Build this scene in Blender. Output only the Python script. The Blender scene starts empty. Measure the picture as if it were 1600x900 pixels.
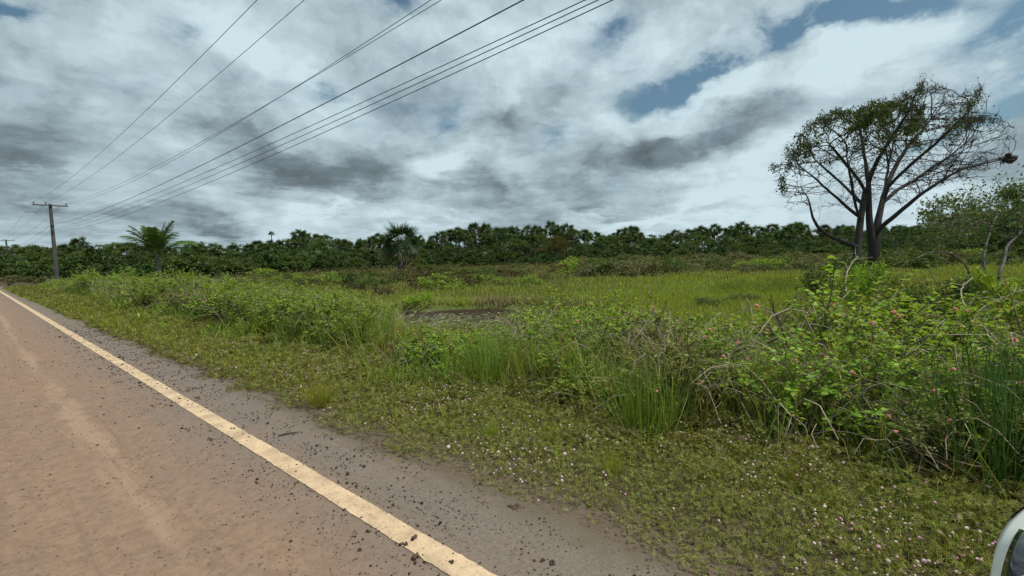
import bpy, math
import numpy as np
from mathutils import Vector, Matrix, Euler

rng = np.random.default_rng(11)
C = bpy.context.scene.collection
scene = bpy.context.scene
PI = math.pi
# ------------------------------------------------------------------ camera
# world: X = metres to the right of the camera across the road (d), Y = along the road (s), Z up
CAM_Z, FPX, YAW, PITCH, ROLL = 1.6, 700.0, math.radians(50.5), math.radians(3.92), math.radians(1.46)
f0 = np.array([math.sin(YAW), math.cos(YAW), 0.0]); r0 = np.array([math.cos(YAW), -math.sin(YAW), 0.0]); u0 = np.array([0, 0, 1.0])
FW = f0 * math.cos(PITCH) - u0 * math.sin(PITCH)
UP1 = u0 * math.cos(PITCH) + f0 * math.sin(PITCH)
RT = r0 * math.cos(ROLL) - UP1 * math.sin(ROLL)
UP = UP1 * math.cos(ROLL) + r0 * math.sin(ROLL)
CP = np.array([0, 0, CAM_Z])
cam_d = bpy.data.cameras.new('camera'); cam = bpy.data.objects.new('camera', cam_d); C.objects.link(cam)
cam_d.sensor_width = 36; cam_d.lens = 36 * FPX / 1600; cam_d.clip_start = 0.05; cam_d.clip_end = 6000
m = Matrix.Identity(4)
for i in range(3):
    m[i][0] = RT[i]; m[i][1] = UP[i]; m[i][2] = -FW[i]; m[i][3] = CP[i]
cam.matrix_world = m
scene.camera = cam

def ray(px, py):
    return FW * FPX + RT * (px - 800) + UP * (450 - py)
def W(px, py, depth):                 # the world point seen at that place, at that distance along the view axis
    return CP + ray(px, py) / FPX * depth
def G_(px, py, z):                    # ... where that sight line meets height z
    r = ray(px, py); return CP + r * ((z - CAM_Z) / r[2])
def proj(P):
    P = np.atleast_2d(P) - CP
    w = P @ FW; w = np.where(np.abs(w) < 1e-3, 1e-3, w)
    return 800 + FPX * (P @ RT) / w, 450 - FPX * (P @ UP) / w, w
def horizon(px):
    return 402.0 - (px - 800) * math.tan(ROLL)

# ------------------------------------------------------------------ light
SUN_EL, SUN_AZ = math.radians(64), YAW + math.radians(118)      # azimuth measured from +Y towards +X
sd = bpy.data.lights.new('sun', 'SUN'); sun = bpy.data.objects.new('sun', sd); C.objects.link(sun)
sd.energy = 3.6; sd.angle = math.radians(1.5); sd.color = (1.0, 0.95, 0.86)
sdir = Vector((math.sin(SUN_AZ) * math.cos(SUN_EL), math.cos(SUN_AZ) * math.cos(SUN_EL), math.sin(SUN_EL)))
sun.rotation_euler = sdir.to_track_quat('Z', 'Y').to_euler()
scene.view_settings.view_transform = 'Standard'; scene.view_settings.look = 'None'
scene.view_settings.gamma = 1.0; scene.view_settings.exposure = 0.22; scene.view_settings.use_curve_mapping = False

class NT:
    """short node-tree writer"""
    def __init__(s, tree): s.t = tree; s.n = tree.nodes; s.l = tree.links
    def set(s, sock, v):
        if hasattr(v, 'is_output'): s.l.new(v, sock)
        elif isinstance(v, (tuple, list)) and len(v) == 3 and sock.type == 'RGBA': sock.default_value = (*v, 1)
        else: sock.default_value = v
    def new(s, typ, props=None, **ins):
        n = s.n.new(typ)
        for k, v in (props or {}).items(): setattr(n, k, v)
        for k, v in ins.items():
            key = int(k[1:]) if k[0] == 'i' and k[1:].isdigit() else k.replace('_', ' ')
            s.set(n.inputs[key], v)
        return n
    def math(s, op, a, b=0.0, c=0.0, clamp=False):
        n = s.n.new('ShaderNodeMath'); n.operation = op; n.use_clamp = clamp
        s.set(n.inputs[0], a); s.set(n.inputs[1], b)
        if len(n.inputs) > 2: s.set(n.inputs[2], c)
        return n.outputs[0]
    def vmath(s, op, a, b=None, scale=None):
        n = s.n.new('ShaderNodeVectorMath'); n.operation = op
        s.set(n.inputs[0], a)
        if b is not None: s.set(n.inputs[1], b)
        if scale is not None: s.set(n.inputs['Scale'], scale)
        return n.outputs[1] if op in ('DOT_PRODUCT', 'LENGTH', 'DISTANCE') else n.outputs[0]
    def noise(s, vec, scale, detail=4, rough=0.55, color=False, dist=0.0):
        n = s.new('ShaderNodeTexNoise', None, Vector=vec, Scale=scale, Detail=detail, Roughness=rough, Distortion=dist)
        return n.outputs['Color' if color else 0]
    def ramp(s, fac, stops, interp='LINEAR'):
        n = s.n.new('ShaderNodeValToRGB'); n.color_ramp.interpolation = interp; e = n.color_ramp.elements
        while len(e) < len(stops): e.new(0.5)
        for el, (p, c) in zip(e, stops):
            el.position = p; el.color = (*c, 1) if isinstance(c, (tuple, list)) else (c, c, c, 1)
        s.set(n.inputs[0], fac); return n.outputs[0]
    def step(s, x, a, b):
        n = s.new('ShaderNodeMapRange', {'interpolation_type': 'SMOOTHSTEP'}, Value=x, From_Min=a, From_Max=b); return n.outputs[0]
    def mix(s, f, a, b):
        n = s.n.new('ShaderNodeMix'); n.data_type = 'RGBA'
        s.set(n.inputs[0], f); s.set(n.inputs[6], a); s.set(n.inputs[7], b); return n.outputs[2]

# ------------------------------------------------------------------ sky: physical sky + procedural cloud field in direction space
world = bpy.data.worlds.new('World'); scene.world = world; world.use_nodes = True
wt = NT(world.node_tree); wt.n.clear()
SKY_STRENGTH = 0.1
sky = wt.new('ShaderNodeTexSky', {'sky_type': 'NISHITA', 'sun_disc': False, 'sun_elevation': SUN_EL, 'sun_rotation': SUN_AZ,
                                  'air_density': 1.0, 'dust_density': 1.5, 'ozone_density': 1.5})
tc = wt.new('ShaderNodeTexCoord'); D0 = tc.outputs['Generated']
sep = wt.new('ShaderNodeSeparateXYZ', None, Vector=D0); dz = sep.outputs[2]
den = wt.math('ADD', wt.math('MAXIMUM', dz, 0.0), 0.14)
plane = wt.vmath('DIVIDE', D0, wt.new('ShaderNodeCombineXYZ', None, X=den, Y=den, Z=1.0).outputs[0])
plane = wt.vmath('MULTIPLY', plane, (1.0, 1.0, 0.0))
warp = wt.vmath('SUBTRACT', wt.noise(plane, 1.3, 7, 0.6, True), (0.5, 0.5, 0.5))
warp2 = wt.vmath('SUBTRACT', wt.noise(D0, 5.0, 8, 0.62, True), (0.5, 0.5, 0.5))
Dw = wt.vmath('ADD', D0, wt.vmath('ADD', wt.vmath('SCALE', warp, scale=0.16), wt.vmath('SCALE', warp2, scale=0.10)))
def blob(px, py, a, b, rot=0.0):
    """a soft ellipsoid round one direction of the sky; a, b in degrees-ish pixels"""
    c = ray(px, py); L = np.linalg.norm(c); c = c / L
    ca, sa = math.cos(math.radians(rot)), math.sin(math.radians(rot))
    ux = RT - c * (RT @ c); ux /= np.linalg.norm(ux); uy = np.cross(c, -ux); uy = np.cross(ux, c) if (np.cross(ux, c) @ UP) > 0 else -np.cross(ux, c)
    e1 = ux * ca + uy * sa; e2 = -ux * sa + uy * ca; e3 = np.cross(e1, e2)
    M = Matrix(((e1[0], e2[0], e3[0]), (e1[1], e2[1], e3[1]), (e1[2], e2[2], e3[2])))
    eu = M.to_euler('XYZ')
    n = wt.new('ShaderNodeMapping', {'vector_type': 'TEXTURE'}, Vector=Dw, Location=tuple(c), Rotation=tuple(eu),
               Scale=(a / L, b / L, max(a, b) / L))
    return wt.new('ShaderNodeTexGradient', {'gradient_type': 'QUADRATIC_SPHERE'}, Vector=n.outputs[0]).outputs['Fac']
def blobs(lst):
    acc = None
    for (px, py, a, b, r, wgt) in lst:
        v = wt.math('MULTIPLY', blob(px, py, a, b, r), wgt)
        acc = v if acc is None else wt.math('ADD', acc, v)
    return acc
n1 = wt.noise(plane, 0.9, 10, 0.58)
n2 = wt.noise(wt.vmath('ADD', plane, (7.3, 2.1, 0)), 2.6, 9, 0.6)
n3 = wt.noise(wt.vmath('MULTIPLY', Dw, (1.0, 1.0, 1.7)), 3.6, 7, 0.56)
holes = blobs([(690, 178, 62, 40, 10, 1.4), (1080, 125, 190, 46, 20, 1.15), (1230, 50, 230, 56, 18, 1.1), (1530, 200, 150, 55, 25, 1.25), (1600, 70, 170, 100, 20, 1.1),
               (950, 25, 90, 50, 30, .55), (610, 5, 110, 40, 0, .6), (520, 140, 70, 34, 20, .5), (1440, 15, 200, 60, 0, .7), (20, 5, 90, 40, 0, .8), (870, 215, 80, 40, 25, .6), (1560, 255, 120, 40, 0, .4), (290, 75, 60, 30, 20, .35)])
cover = wt.math('ADD', wt.math('MULTIPLY', n1, 0.9), wt.math('MULTIPLY', n2, 0.45))
holes = wt.math('MULTIPLY', holes, wt.math('MULTIPLY_ADD', wt.step(wt.noise(wt.vmath('MULTIPLY', Dw, (1, 1, 1.4)), 7.0, 6, .6), .36, .62), .75, .35))
cover = wt.math('SUBTRACT', cover, wt.math('MULTIPLY', holes, 0.92))
cover = wt.step(cover, 0.20, 0.66)
dark = blobs([(490, 262, 270, 76, -3, 1.5), (0, 170, 230, 210, 0, .85), (1150, 212, 290, 64, 18, 1.5), (1010, 232, 160, 60, 5, .5), (640, 305, 230, 60, 5, .75), (930, 270, 260, 80, 12, .55),
              (140, 335, 260, 60, 0, .9), (330, 350, 240, 46, 0, .8), (30, 265, 220, 90, 0, .65), (800, 190, 140, 60, 10, .55), (1590, 180, 120, 70, 20, .6), (1560, 262, 130, 40, 10, .4), (950, 335, 260, 30, 0, .3), (1110, 325, 120, 26, 10, .4), (330, 160, 160, 150, 50, .35)])
lite = blobs([(690, 266, 76, 46, 10, 2.1), (1010, 338, 220, 28, 12, 1.0), (1300, 105, 330, 85, 22, .95), (960, 180, 180, 70, 20, .6), (860, 50, 300, 120, 15, .85), (1330, 150, 160, 50, 22, .5), (300, 50, 330, 110, 10, .45), (520, 332, 190, 24, 0, .7), (60, 352, 160, 26, 0, .35), (150, 275, 120, 50, 0, .4),
              (720, 345, 170, 20, 5, .6), (1120, 300, 160, 24, 8, .6), (1590, 130, 110, 60, 30, .9), (1250, 320, 170, 50, 0, .5)])
tone = wt.math('ADD', 0.735, wt.math('MULTIPLY', wt.math('SUBTRACT', n3, 0.5), 1.35))
tone = wt.math('ADD', tone, wt.math('MULTIPLY', wt.math('SUBTRACT', n2, 0.5), 0.55))
tone = wt.math('ADD', tone, wt.math('MULTIPLY', wt.math('SUBTRACT', wt.noise(wt.vmath('MULTIPLY', Dw, (1, 1, 1.3)), 8.5, 8, .60), .5), .70))
bil = wt.math('ABSOLUTE', wt.math('MULTIPLY_ADD', wt.noise(wt.vmath('MULTIPLY', Dw, (1, 1, 1.5)), 5.2, 5, .55), 2.0, -1.0))
tone = wt.math('ADD', tone, wt.math('MULTIPLY', wt.math('SUBTRACT', bil, .14), 0.6))
tone = wt.math('ADD', tone, wt.math('MULTIPLY', lite, 0.44))
tone = wt.math('SUBTRACT', tone, wt.math('MULTIPLY', dark, 0.50))
cl = wt.ramp(tone, [(0.0, (.92, 1.18, 1.34)), (0.30, (1.70, 2.2, 2.5)), (0.62, (3.4, 4.35, 4.8)), (1.0, (5.3, 6.6, 7.1))], 'LINEAR')
skyc = wt.mix(1.0, sky.outputs[0], sky.outputs[0])
skyc = wt.new('ShaderNodeMix', {'data_type': 'RGBA', 'blend_type': 'MULTIPLY'}, i0=1.0, i6=sky.outputs[0], i7=(0.66, 0.80, 0.72)).outputs[2]
col = wt.mix(cover, skyc, cl)
bg = wt.new('ShaderNodeBackground', None, Color=col, Strength=SKY_STRENGTH)
wo = wt.new('ShaderNodeOutputWorld', None, Surface=bg.outputs[0])

# ------------------------------------------------------------------ helpers
def _norm(a): return a / np.maximum(np.linalg.norm(a, axis=-1, keepdims=True), 1e-9)
class MB:
    def __init__(s): s.v = []; s.loops = []; s.tot = []; s.mi = []; s.n = 0
    def add(s, V, F, mi=0):
        V = np.asarray(V, float).reshape(-1, 3); F = np.asarray(F, int)
        s.v.append(V); s.loops.append((F + s.n).ravel()); s.tot.append(np.full(len(F), F.shape[1])); s.mi.append(np.full(len(F), mi)); s.n += len(V)
    def mesh(s, name, mats, smooth=False):
        me = bpy.data.meshes.new(name)
        V = np.concatenate(s.v); L = np.concatenate(s.loops); T = np.concatenate(s.tot)
        me.vertices.add(len(V)); me.vertices.foreach_set('co', V.astype(np.float32).ravel())
        me.loops.add(len(L)); me.loops.foreach_set('vertex_index', L.astype(np.int32))
        me.polygons.add(len(T)); st = np.concatenate([[0], np.cumsum(T)[:-1]])
        me.polygons.foreach_set('loop_start', st.astype(np.int32))
        me.polygons.foreach_set('material_index', np.concatenate(s.mi).astype(np.int32))
        if smooth: me.polygons.foreach_set('use_smooth', np.ones(len(T), bool))
        for mt in (mats if isinstance(mats, (list, tuple)) else [mats]): me.materials.append(mt)
        me.update(calc_edges=True)
        return me
def tag(o, label=None, cat=None, group=None, kind=None):
    if label: o['label'] = label
    if cat: o['category'] = cat
    if group: o['group'] = group
    if kind: o['kind'] = kind
    return o
def obj(name, me, parent=None, loc=None):
    o = bpy.data.objects.new(name, me); C.objects.link(o)
    if parent: o.parent = parent
    if loc is not None: o.location = tuple(loc)
    return o
def empty(name, loc=(0, 0, 0), rz=0.0):
    o = bpy.data.objects.new(name, None); C.objects.link(o); o.location = tuple(loc); o.rotation_euler.z = rz; o.empty_display_size = .2
    return o
def scatter(mb, tmpl, P, A, N, S, mi=0):
    V0, Fs = tmpl
    P = np.asarray(P, float); n = len(P)
    if n == 0: return
    y = _norm(A); x = _norm(np.cross(y, N)); z = np.cross(x, y)
    S = np.asarray(S, float)
    if S.ndim == 1: S = np.repeat(S[:, None], 3, 1)
    loc = V0[None] * S[:, None, :]
    V = P[:, None] + loc[..., 0:1] * x[:, None] + loc[..., 1:2] * y[:, None] + loc[..., 2:3] * z[:, None]
    k = len(V0); off = (np.arange(n) * k)[:, None, None]
    first = True
    base = V.reshape(-1, 3)
    for F in Fs:
        FF = (F[None] + off).reshape(-1, F.shape[1])
        if first: mb.add(base, FF, mi); start = mb.n - len(base); first = False
        else:
            mb.loops.append((FF + start).ravel()); mb.tot.append(np.full(len(FF), F.shape[1])); mb.mi.append(np.full(len(FF), mi))
def A_(x): return np.array(x, float)
LEAF = (A_([(0, 0, 0), (0, .5, 0), (0, 1, -.14), (-.32, .42, .10), (.32, .42, .10)]), [np.array([(0, 1, 2, 3), (0, 4, 2, 1)])])
NLEAF = (A_([(0, 0, 0), (.16, .45, .03), (0, 1, -.12), (-.16, .45, .03)]), [np.array([(0, 1, 2, 3)])])
QUAD = (A_([(-.5, 0, 0), (.5, 0, .05), (.42, 1, -.05), (-.42, 1, 0)]), [np.array([(0, 1, 2, 3)])])
def BLADE(b):
    return (A_([(-.5, 0, 0), (.5, 0, 0), (-.42, .4, -.08 * b), (.42, .4, -.08 * b), (-.26, .76, -.35 * b), (.26, .76, -.35 * b), (0, 1.0 - .15 * b, -.72 * b)]),
            [np.array([(0, 1, 3, 2), (2, 3, 5, 4)]), np.array([(4, 5, 6)])])
BLADES = [BLADE(.1), BLADE(.35), BLADE(.65)]
TRI = (A_([(-.5, 0, 0), (.5, 0, 0), (0, 1, -.1)]), [np.array([(0, 1, 2)])])
_t = (1 + 5 ** .5) / 2
_iv = A_([(-1, _t, 0), (1, _t, 0), (-1, -_t, 0), (1, -_t, 0), (0, -1, _t), (0, 1, _t), (0, -1, -_t), (0, 1, -_t), (_t, 0, -1), (_t, 0, 1), (-_t, 0, -1), (-_t, 0, 1)]) / math.sqrt(1 + _t * _t)
_if = np.array([(0, 11, 5), (0, 5, 1), (0, 1, 7), (0, 7, 10), (0, 10, 11), (1, 5, 9), (5, 11, 4), (11, 10, 2), (10, 7, 6), (7, 1, 8), (3, 9, 4), (3, 4, 2), (3, 2, 6), (3, 6, 8), (3, 8, 9), (4, 9, 5), (2, 4, 11), (6, 2, 10), (8, 6, 7), (9, 8, 1)])
ICO = (_iv, [_if])
def _pinna():
    V, F = [], []
    for a, l in ((-.55, .85), (0, 1), (.55, .85)):
        c, s_ = math.cos(a), math.sin(a); k = len(V)
        for x, y, z in ((0, 0, 0), (.075, .5, .03), (0, 1, -.1), (-.075, .5, .03)): V.append(((x * c + y * s_) * l, (-x * s_ + y * c) * l, z))
        F.append((k, k + 1, k + 2, k + 3))
    return (A_(V), [np.array(F)])
PINNA = _pinna()
def lump(sd):
    r = np.random.default_rng(sd); return (_iv * (1 + r.uniform(-.35, .35, (12, 1))) * A_([1, 1, .7]), [_if])
def tube(mb, pts, rad, sides=5, mi=0, cap=False):
    pts = np.asarray(pts, float); k = len(pts); rad = np.broadcast_to(np.asarray(rad, float), (k,))
    t = np.gradient(pts, axis=0); t = _norm(t)
    ref = np.array([0, 0, 1.0]) if abs(t[0][2]) < .9 else np.array([1.0, 0, 0])
    x = _norm(np.cross(t, ref)); y = np.cross(t, x)
    a = np.arange(sides) * 2 * PI / sides
    V = pts[:, None] + rad[:, None, None] * (np.cos(a)[None, :, None] * x[:, None] + np.sin(a)[None, :, None] * y[:, None])
    i = np.arange(k - 1)[:, None] * sides; j = np.arange(sides)[None]; jn = (j + 1) % sides
    F = np.stack([i + j, i + jn, i + sides + jn, i + sides + j], -1).reshape(-1, 4)
    mb.add(V.reshape(-1, 3), F, mi)
    if cap:
        mb.add(V[-1], np.array([list(range(sides))]), mi); mb.add(V[0][::-1], np.array([list(range(sides))]), mi)
def box(mb, c, s, mi=0, bev=0.0, R=None):
    c = A_(c); h = A_(s) / 2
    if bev <= 0:
        V = A_([(x, y, z) for z in (-1, 1) for y in (-1, 1) for x in (-1, 1)]) * h
        F = np.array([(0, 2, 3, 1), (4, 5, 7, 6), (0, 1, 5, 4), (2, 6, 7, 3), (0, 4, 6, 2), (1, 3, 7, 5)])
    else:
        bx = min(bev, *(h * .9)); V = []; 
        for z, k in ((-h[2], bx), (-h[2] + bx, 0), (h[2] - bx, 0), (h[2], bx)):
            V += [(-h[0] + k, -h[1] + k, z), (h[0] - k, -h[1] + k, z), (h[0] - k, h[1] - k, z), (-h[0] + k, h[1] - k, z)]
        V = A_(V); F = [(3, 2, 1, 0), (12, 13, 14, 15)]
        for r in range(3):
            for q in range(4): F.append((r * 4 + q, r * 4 + (q + 1) % 4, r * 4 + 4 + (q + 1) % 4, r * 4 + 4 + q))
        F = np.array(F)
    if R is not None: V = V @ np.asarray(R).T
    mb.add(V + c, F, mi)
def rand_dir(n, up=0.0, r=rng):
    v = r.normal(size=(n, 3)); v = _norm(v); v[:, 2] += up; return _norm(v)
_ph = rng.uniform(0, 6.28, 64); _fr = rng.uniform(.6, 1.6, 64); _an = rng.uniform(0, 6.28, 64)
def sn(x, y, wl, seed=0):
    """cheap smooth noise in -1..1, wl = wavelength in metres"""
    v = 0
    for i in range(6):
        k = (seed * 7 + i * 5) % 64; w = 2 * PI / wl * _fr[k] * (1.0 if i < 3 else 2.1)
        v = v + np.sin(w * (x * math.cos(_an[k]) + y * math.sin(_an[k])) + _ph[k]) * (1 if i < 3 else .5)
    return v / 3.2
def sstep(x, a, b):
    t = np.clip((x - a) / (b - a), 0, 1); return t * t * (3 - 2 * t)

# ------------------------------------------------------------------ materials
def leafmat(name, stops, trans=0.35, gloss=0.05, objvar=0.25, rough=.45):
    mt = bpy.data.materials.new(name); mt.use_nodes = True; t = NT(mt.node_tree); t.n.clear()
    g = t.new('ShaderNodeNewGeometry'); oi = t.new('ShaderNodeObjectInfo')
    c = t.ramp(g.outputs['Random Per Island'], [(i / (len(stops) - 1), s) for i, s in enumerate(stops)])
    hv = t.new('ShaderNodeHueSaturation', None, Hue=t.math('MULTIPLY_ADD', oi.outputs['Random'], .03, .485), Saturation=1.0,
               Value=t.math('MULTIPLY_ADD', oi.outputs['Random'], objvar, 1 - objvar / 2), Color=c)
    c = hv.outputs[0]
    d = t.new('ShaderNodeBsdfDiffuse', None, Color=c)
    tr = t.new('ShaderNodeBsdfTranslucent', None, Color=t.new('ShaderNodeMix', {'data_type': 'RGBA', 'blend_type': 'MULTIPLY'}, i0=1.0, i6=c, i7=(1.25, 1.2, .55)).outputs[2])
    mx = t.new('ShaderNodeMixShader', None, i0=trans, i1=d.outputs[0], i2=tr.outputs[0])
    out = mx.outputs[0]
    gloss *= .3
    if gloss > 0:
        gl = t.new('ShaderNodeBsdfGlossy', None, Color=(.9, .95, 1), Roughness=rough)
        out = t.new('ShaderNodeMixShader', None, i0=gloss, i1=out, i2=gl.outputs[0]).outputs[0]
    t.new('ShaderNodeOutputMaterial', None, Surface=out)
    return mt
def mat(name, col, rough=.6, metal=0.0, col2=None, nscale=8.0, bump=0.0, coat=0.0, coords='Object', stretch=(1, 1, 1), spec=.5):
    mt = bpy.data.materials.new(name); mt.use_nodes = True; t = NT(mt.node_tree); b = t.n['Principled BSDF']
    b.inputs['Roughness'].default_value = rough; b.inputs['Metallic'].default_value = metal; b.inputs['Coat Weight'].default_value = coat
    b.inputs['Specular IOR Level'].default_value = spec
    co = t.vmath('MULTIPLY', t.new('ShaderNodeTexCoord').outputs[coords], stretch)
    nz = t.noise(co, nscale, 6, .6)
    t.set(b.inputs['Base Color'], t.mix(t.step(nz, .35, .65), col, col2 or tuple(x * .75 for x in col)))
    if bump: t.set(b.inputs['Normal'], t.new('ShaderNodeBump', None, Strength=bump, Distance=.02, Height=nz).outputs[0])
    return mt
M = {}
M['bark_dark'] = mat('bark_dark', (.020, .017, .016), .9, col2=(.036, .031, .029), nscale=6, bump=.8, stretch=(3, 3, .6))
M['bark_pale'] = mat('bark_pale', (.17, .16, .14), .85, col2=(.05, .045, .038), nscale=5, bump=.6)
M['bark_far'] = mat('bark_far', (.10, .085, .07), .9, col2=(.2, .18, .15), nscale=2)
M['palm_trunk'] = mat('palm_trunk', (.085, .07, .058), .9, col2=(.15, .135, .12), nscale=2.5, stretch=(1, 1, 4))
M['twig'] = mat('twig', (.20, .155, .10), .8, col2=(.11, .085, .055), nscale=7)
M['dead_twig'] = mat('dead_twig', (.33, .28, .20), .85, col2=(.2, .165, .12), nscale=9)
M['leaf_shrub'] = leafmat('leaf_shrub', [(0.101, 0.178, 0.021), (0.156, 0.266, 0.028), (0.221, 0.355, 0.039), (0.315, 0.461, 0.056), (0.130, 0.212, 0.032), (0.367, 0.338, 0.053)], .42, .03)
M['leaf_shrub_dull'] = leafmat('leaf_shrub_dull', [(0.094, 0.123, 0.030), (0.149, 0.177, 0.042), (0.205, 0.217, 0.059), (0.242, 0.232, 0.065)], .35, .04)
M['leaf_lime'] = leafmat('leaf_lime', [(0.116, 0.184, 0.026), (0.182, 0.270, 0.037), (0.246, 0.340, 0.046), (0.165, 0.227, 0.039)], .4, .04)
M['leaf_olive'] = leafmat('leaf_olive', [(0.079, 0.092, 0.032), (0.119, 0.129, 0.052), (0.158, 0.160, 0.071), (0.132, 0.117, 0.064)], .3, .04)
M['leaf_brown'] = leafmat('leaf_brown', [(0.078, 0.058, 0.028), (0.104, 0.083, 0.039), (0.094, 0.098, 0.037), (0.135, 0.108, 0.056), (0.062, 0.069, 0.024)], .3, .02)
M['leaf_forest'] = leafmat('leaf_forest', [(0.023, 0.046, 0.015), (0.036, 0.069, 0.018), (0.052, 0.091, 0.023), (0.074, 0.110, 0.031)], .25, .035, .55)
M['leaf_forest_light'] = leafmat('leaf_forest_light', [(0.051, 0.078, 0.022), (0.072, 0.111, 0.029), (0.102, 0.137, 0.036)], .3, .03, .4)
M['leaf_palm'] = leafmat('leaf_palm', [(0.027, 0.056, 0.018), (0.044, 0.081, 0.022), (0.068, 0.109, 0.029), (0.101, 0.133, 0.039)], .22, .06, .45, .4)
M['leaf_palm_near'] = leafmat('leaf_palm_near', [(0.042, 0.093, 0.024), (0.061, 0.123, 0.029), (0.097, 0.164, 0.041), (0.145, 0.186, 0.058)], .25, .07, .2, .4)
M['leaf_fan'] = leafmat('leaf_fan', [(.018, .040, .014), (.028, .056, .018), (.045, .078, .026), (.07, .095, .04)], .22, .06, .1)
M['leaf_dry'] = leafmat('leaf_dry', [(.13, .10, .055), (.19, .15, .085), (.10, .085, .04)], .25, .02)
M['leaf_bare_tree'] = leafmat('leaf_bare_tree', [(0.024, 0.045, 0.009), (0.038, 0.065, 0.012), (0.061, 0.086, 0.018), (0.103, 0.103, 0.025)], .3, .03)
M['leaf_small_tree'] = leafmat('leaf_small_tree', [(0.041, 0.074, 0.020), (0.068, 0.120, 0.030), (0.103, 0.150, 0.045), (0.165, 0.166, 0.056)], .3, .05)
M['leaf_round'] = leafmat('leaf_round', [(.06, .06, .022), (.085, .08, .028), (.10, .085, .03), (.075, .085, .025)], .3, .0)
M['grass'] = leafmat('grass', [(0.118, 0.159, 0.027), (0.183, 0.234, 0.037), (0.264, 0.299, 0.050), (0.223, 0.234, 0.054), (0.394, 0.282, 0.091)], .4, .04)
M['grass_deep'] = leafmat('grass_deep', [(0.073, 0.149, 0.021), (0.122, 0.218, 0.029), (0.181, 0.298, 0.039), (0.268, 0.356, 0.058)], .4, .05)
M['reed'] = leafmat('reed', [(0.033, 0.084, 0.021), (0.053, 0.115, 0.026), (0.075, 0.149, 0.036), (0.105, 0.176, 0.046)], .35, .03)
M['grass_lime'] = leafmat('grass_lime', [(0.168, 0.209, 0.024), (0.232, 0.273, 0.033), (0.295, 0.319, 0.041), (0.253, 0.241, 0.048)], .4, .02)
M['grass_dry'] = leafmat('grass_dry', [(0.213, 0.156, 0.084), (0.275, 0.213, 0.120), (0.175, 0.150, 0.072), (0.150, 0.150, 0.060)], .3, .02)
M['cover'] = leafmat('cover', [(0.075, 0.093, 0.019), (0.123, 0.155, 0.029), (0.198, 0.225, 0.046), (0.289, 0.311, 0.074), (0.165, 0.132, 0.047), (0.099, 0.124, 0.027)], .35, .03)
M['thatch'] = leafmat('thatch', [(0.085, 0.065, 0.040), (0.130, 0.100, 0.065), (0.170, 0.135, 0.095), (0.060, 0.050, 0.030)], .15, .0)
M['petal'] = leafmat('petal', [(.62, .45, .50), (.75, .62, .64), (.70, .50, .58), (.62, .30, .44), (.8, .72, .7)], .3, .0, .1)
M['blossom'] = leafmat('blossom', [(.68, .28, .30), (.75, .36, .34), (.62, .22, .30), (.75, .45, .25)], .3, .0, .1)
M['pads'] = leafmat('pads', [(0.170, 0.221, 0.114), (0.255, 0.306, 0.152), (0.340, 0.340, 0.209), (0.204, 0.170, 0.095)], .15, .12)
M['crumb'] = leafmat('crumb', [(.05, .035, .026), (.075, .052, .04), (.04, .03, .024), (.10, .075, .058)], .0, .0)
M['pole'] = mat('pole', (.05, .048, .05), .85, col2=(.085, .08, .08), nscale=5, stretch=(1, 1, .2))
M['pole_wood'] = mat('pole_wood', (.07, .06, .055), .85, col2=(.11, .10, .09), nscale=7)
M['porcelain'] = mat('porcelain', (.07, .045, .04), .2)
M['steel'] = mat('steel', (.3, .3, .31), .5, .8)
M['wire'] = mat('wire', (.045, .05, .065), .5)
M['nest'] = mat('nest', (.03, .024, .02), .95, col2=(.055, .045, .035), nscale=14, bump=1)
M['car_white'] = mat('car_white', (.86, .88, .86), .25, col2=(.84, .86, .84), coat=.6)
M['car_black'] = mat('car_black', (.012, .013, .014), .45)
M['lamp_dark'] = mat('lamp_dark', (.02, .024, .028), .08, coat=1.0)
M['chrome'] = mat('chrome', (.62, .66, .68), .15, 1.0)
M['glass_dark'] = mat('glass_dark', (.02, .028, .03), .05, coat=1.0)
M['tyre'] = mat('tyre', (.02, .02, .02), .85, bump=.3, nscale=40)

# ------------------------------------------------------------------ terrain
FIELD = -0.8; WATER = -1.12
pond_c = CP * [1, 1, 0] + f0 * 18.3 + r0 * (-2.6)
def pond_q(d, s):
    x = (d - pond_c[0]) * r0[0] + (s - pond_c[1]) * r0[1]; y = (d - pond_c[0]) * f0[0] + (s - pond_c[1]) * f0[1]
    return np.sqrt((x / 6.2) ** 2 + (y / 4.3) ** 2) + .13 * sn(d, s, 3.0, 3)
def edge_d(s):
    return 2.17 + .12 * sn(s, s * .3, 3.1, 1) + .05 * sn(s, 0 * s, .9, 2) - .10 * sstep(s, 8, 30)
def H(d, s):
    d = np.asarray(d, float); s = np.asarray(s, float)
    ad = np.where(d > -2, d - 2.1, -6.6 - d)
    z = -.03 - .16 * sstep(ad, 0.05, 2.4) - (FIELD * -1 - .19) * sstep(ad, 2.6, 7.0)
    z = z + (.02 * sn(d, s, 1.3, 4) + .03 * sn(d, s, 3.7, 5)) * sstep(ad, .1, 1.2) + .10 * sn(d, s, 19, 6) * sstep(ad, 7, 15)
    q = pond_q(d, s)
    z = z - .75 * (1 - sstep(q, .82, 1.04))
    return z
def graded(lo, hi, fine_lo, fine_hi, step, g):
    a = list(np.arange(fine_lo, fine_hi + 1e-6, step)); x = a[-1]; st = step
    while x < hi: st *= g; x += st; a.append(x)
    x = a[0]; st = step
    while x > lo: st *= g; x -= st; a.insert(0, x)
    return np.array(a)
gd = graded(-1500, 2500, -7.5, 30, .25, 1.10); gs = graded(-1200, 2500, -4, 30, .25, 1.10)
DD, SS = np.meshgrid(gd, gs, indexing='ij'); ZZ = H(DD, SS)
mb = MB(); n_s = len(gs); i = np.arange(len(gd) - 1)[:, None] * n_s; j = np.arange(n_s - 1)[None]
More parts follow.
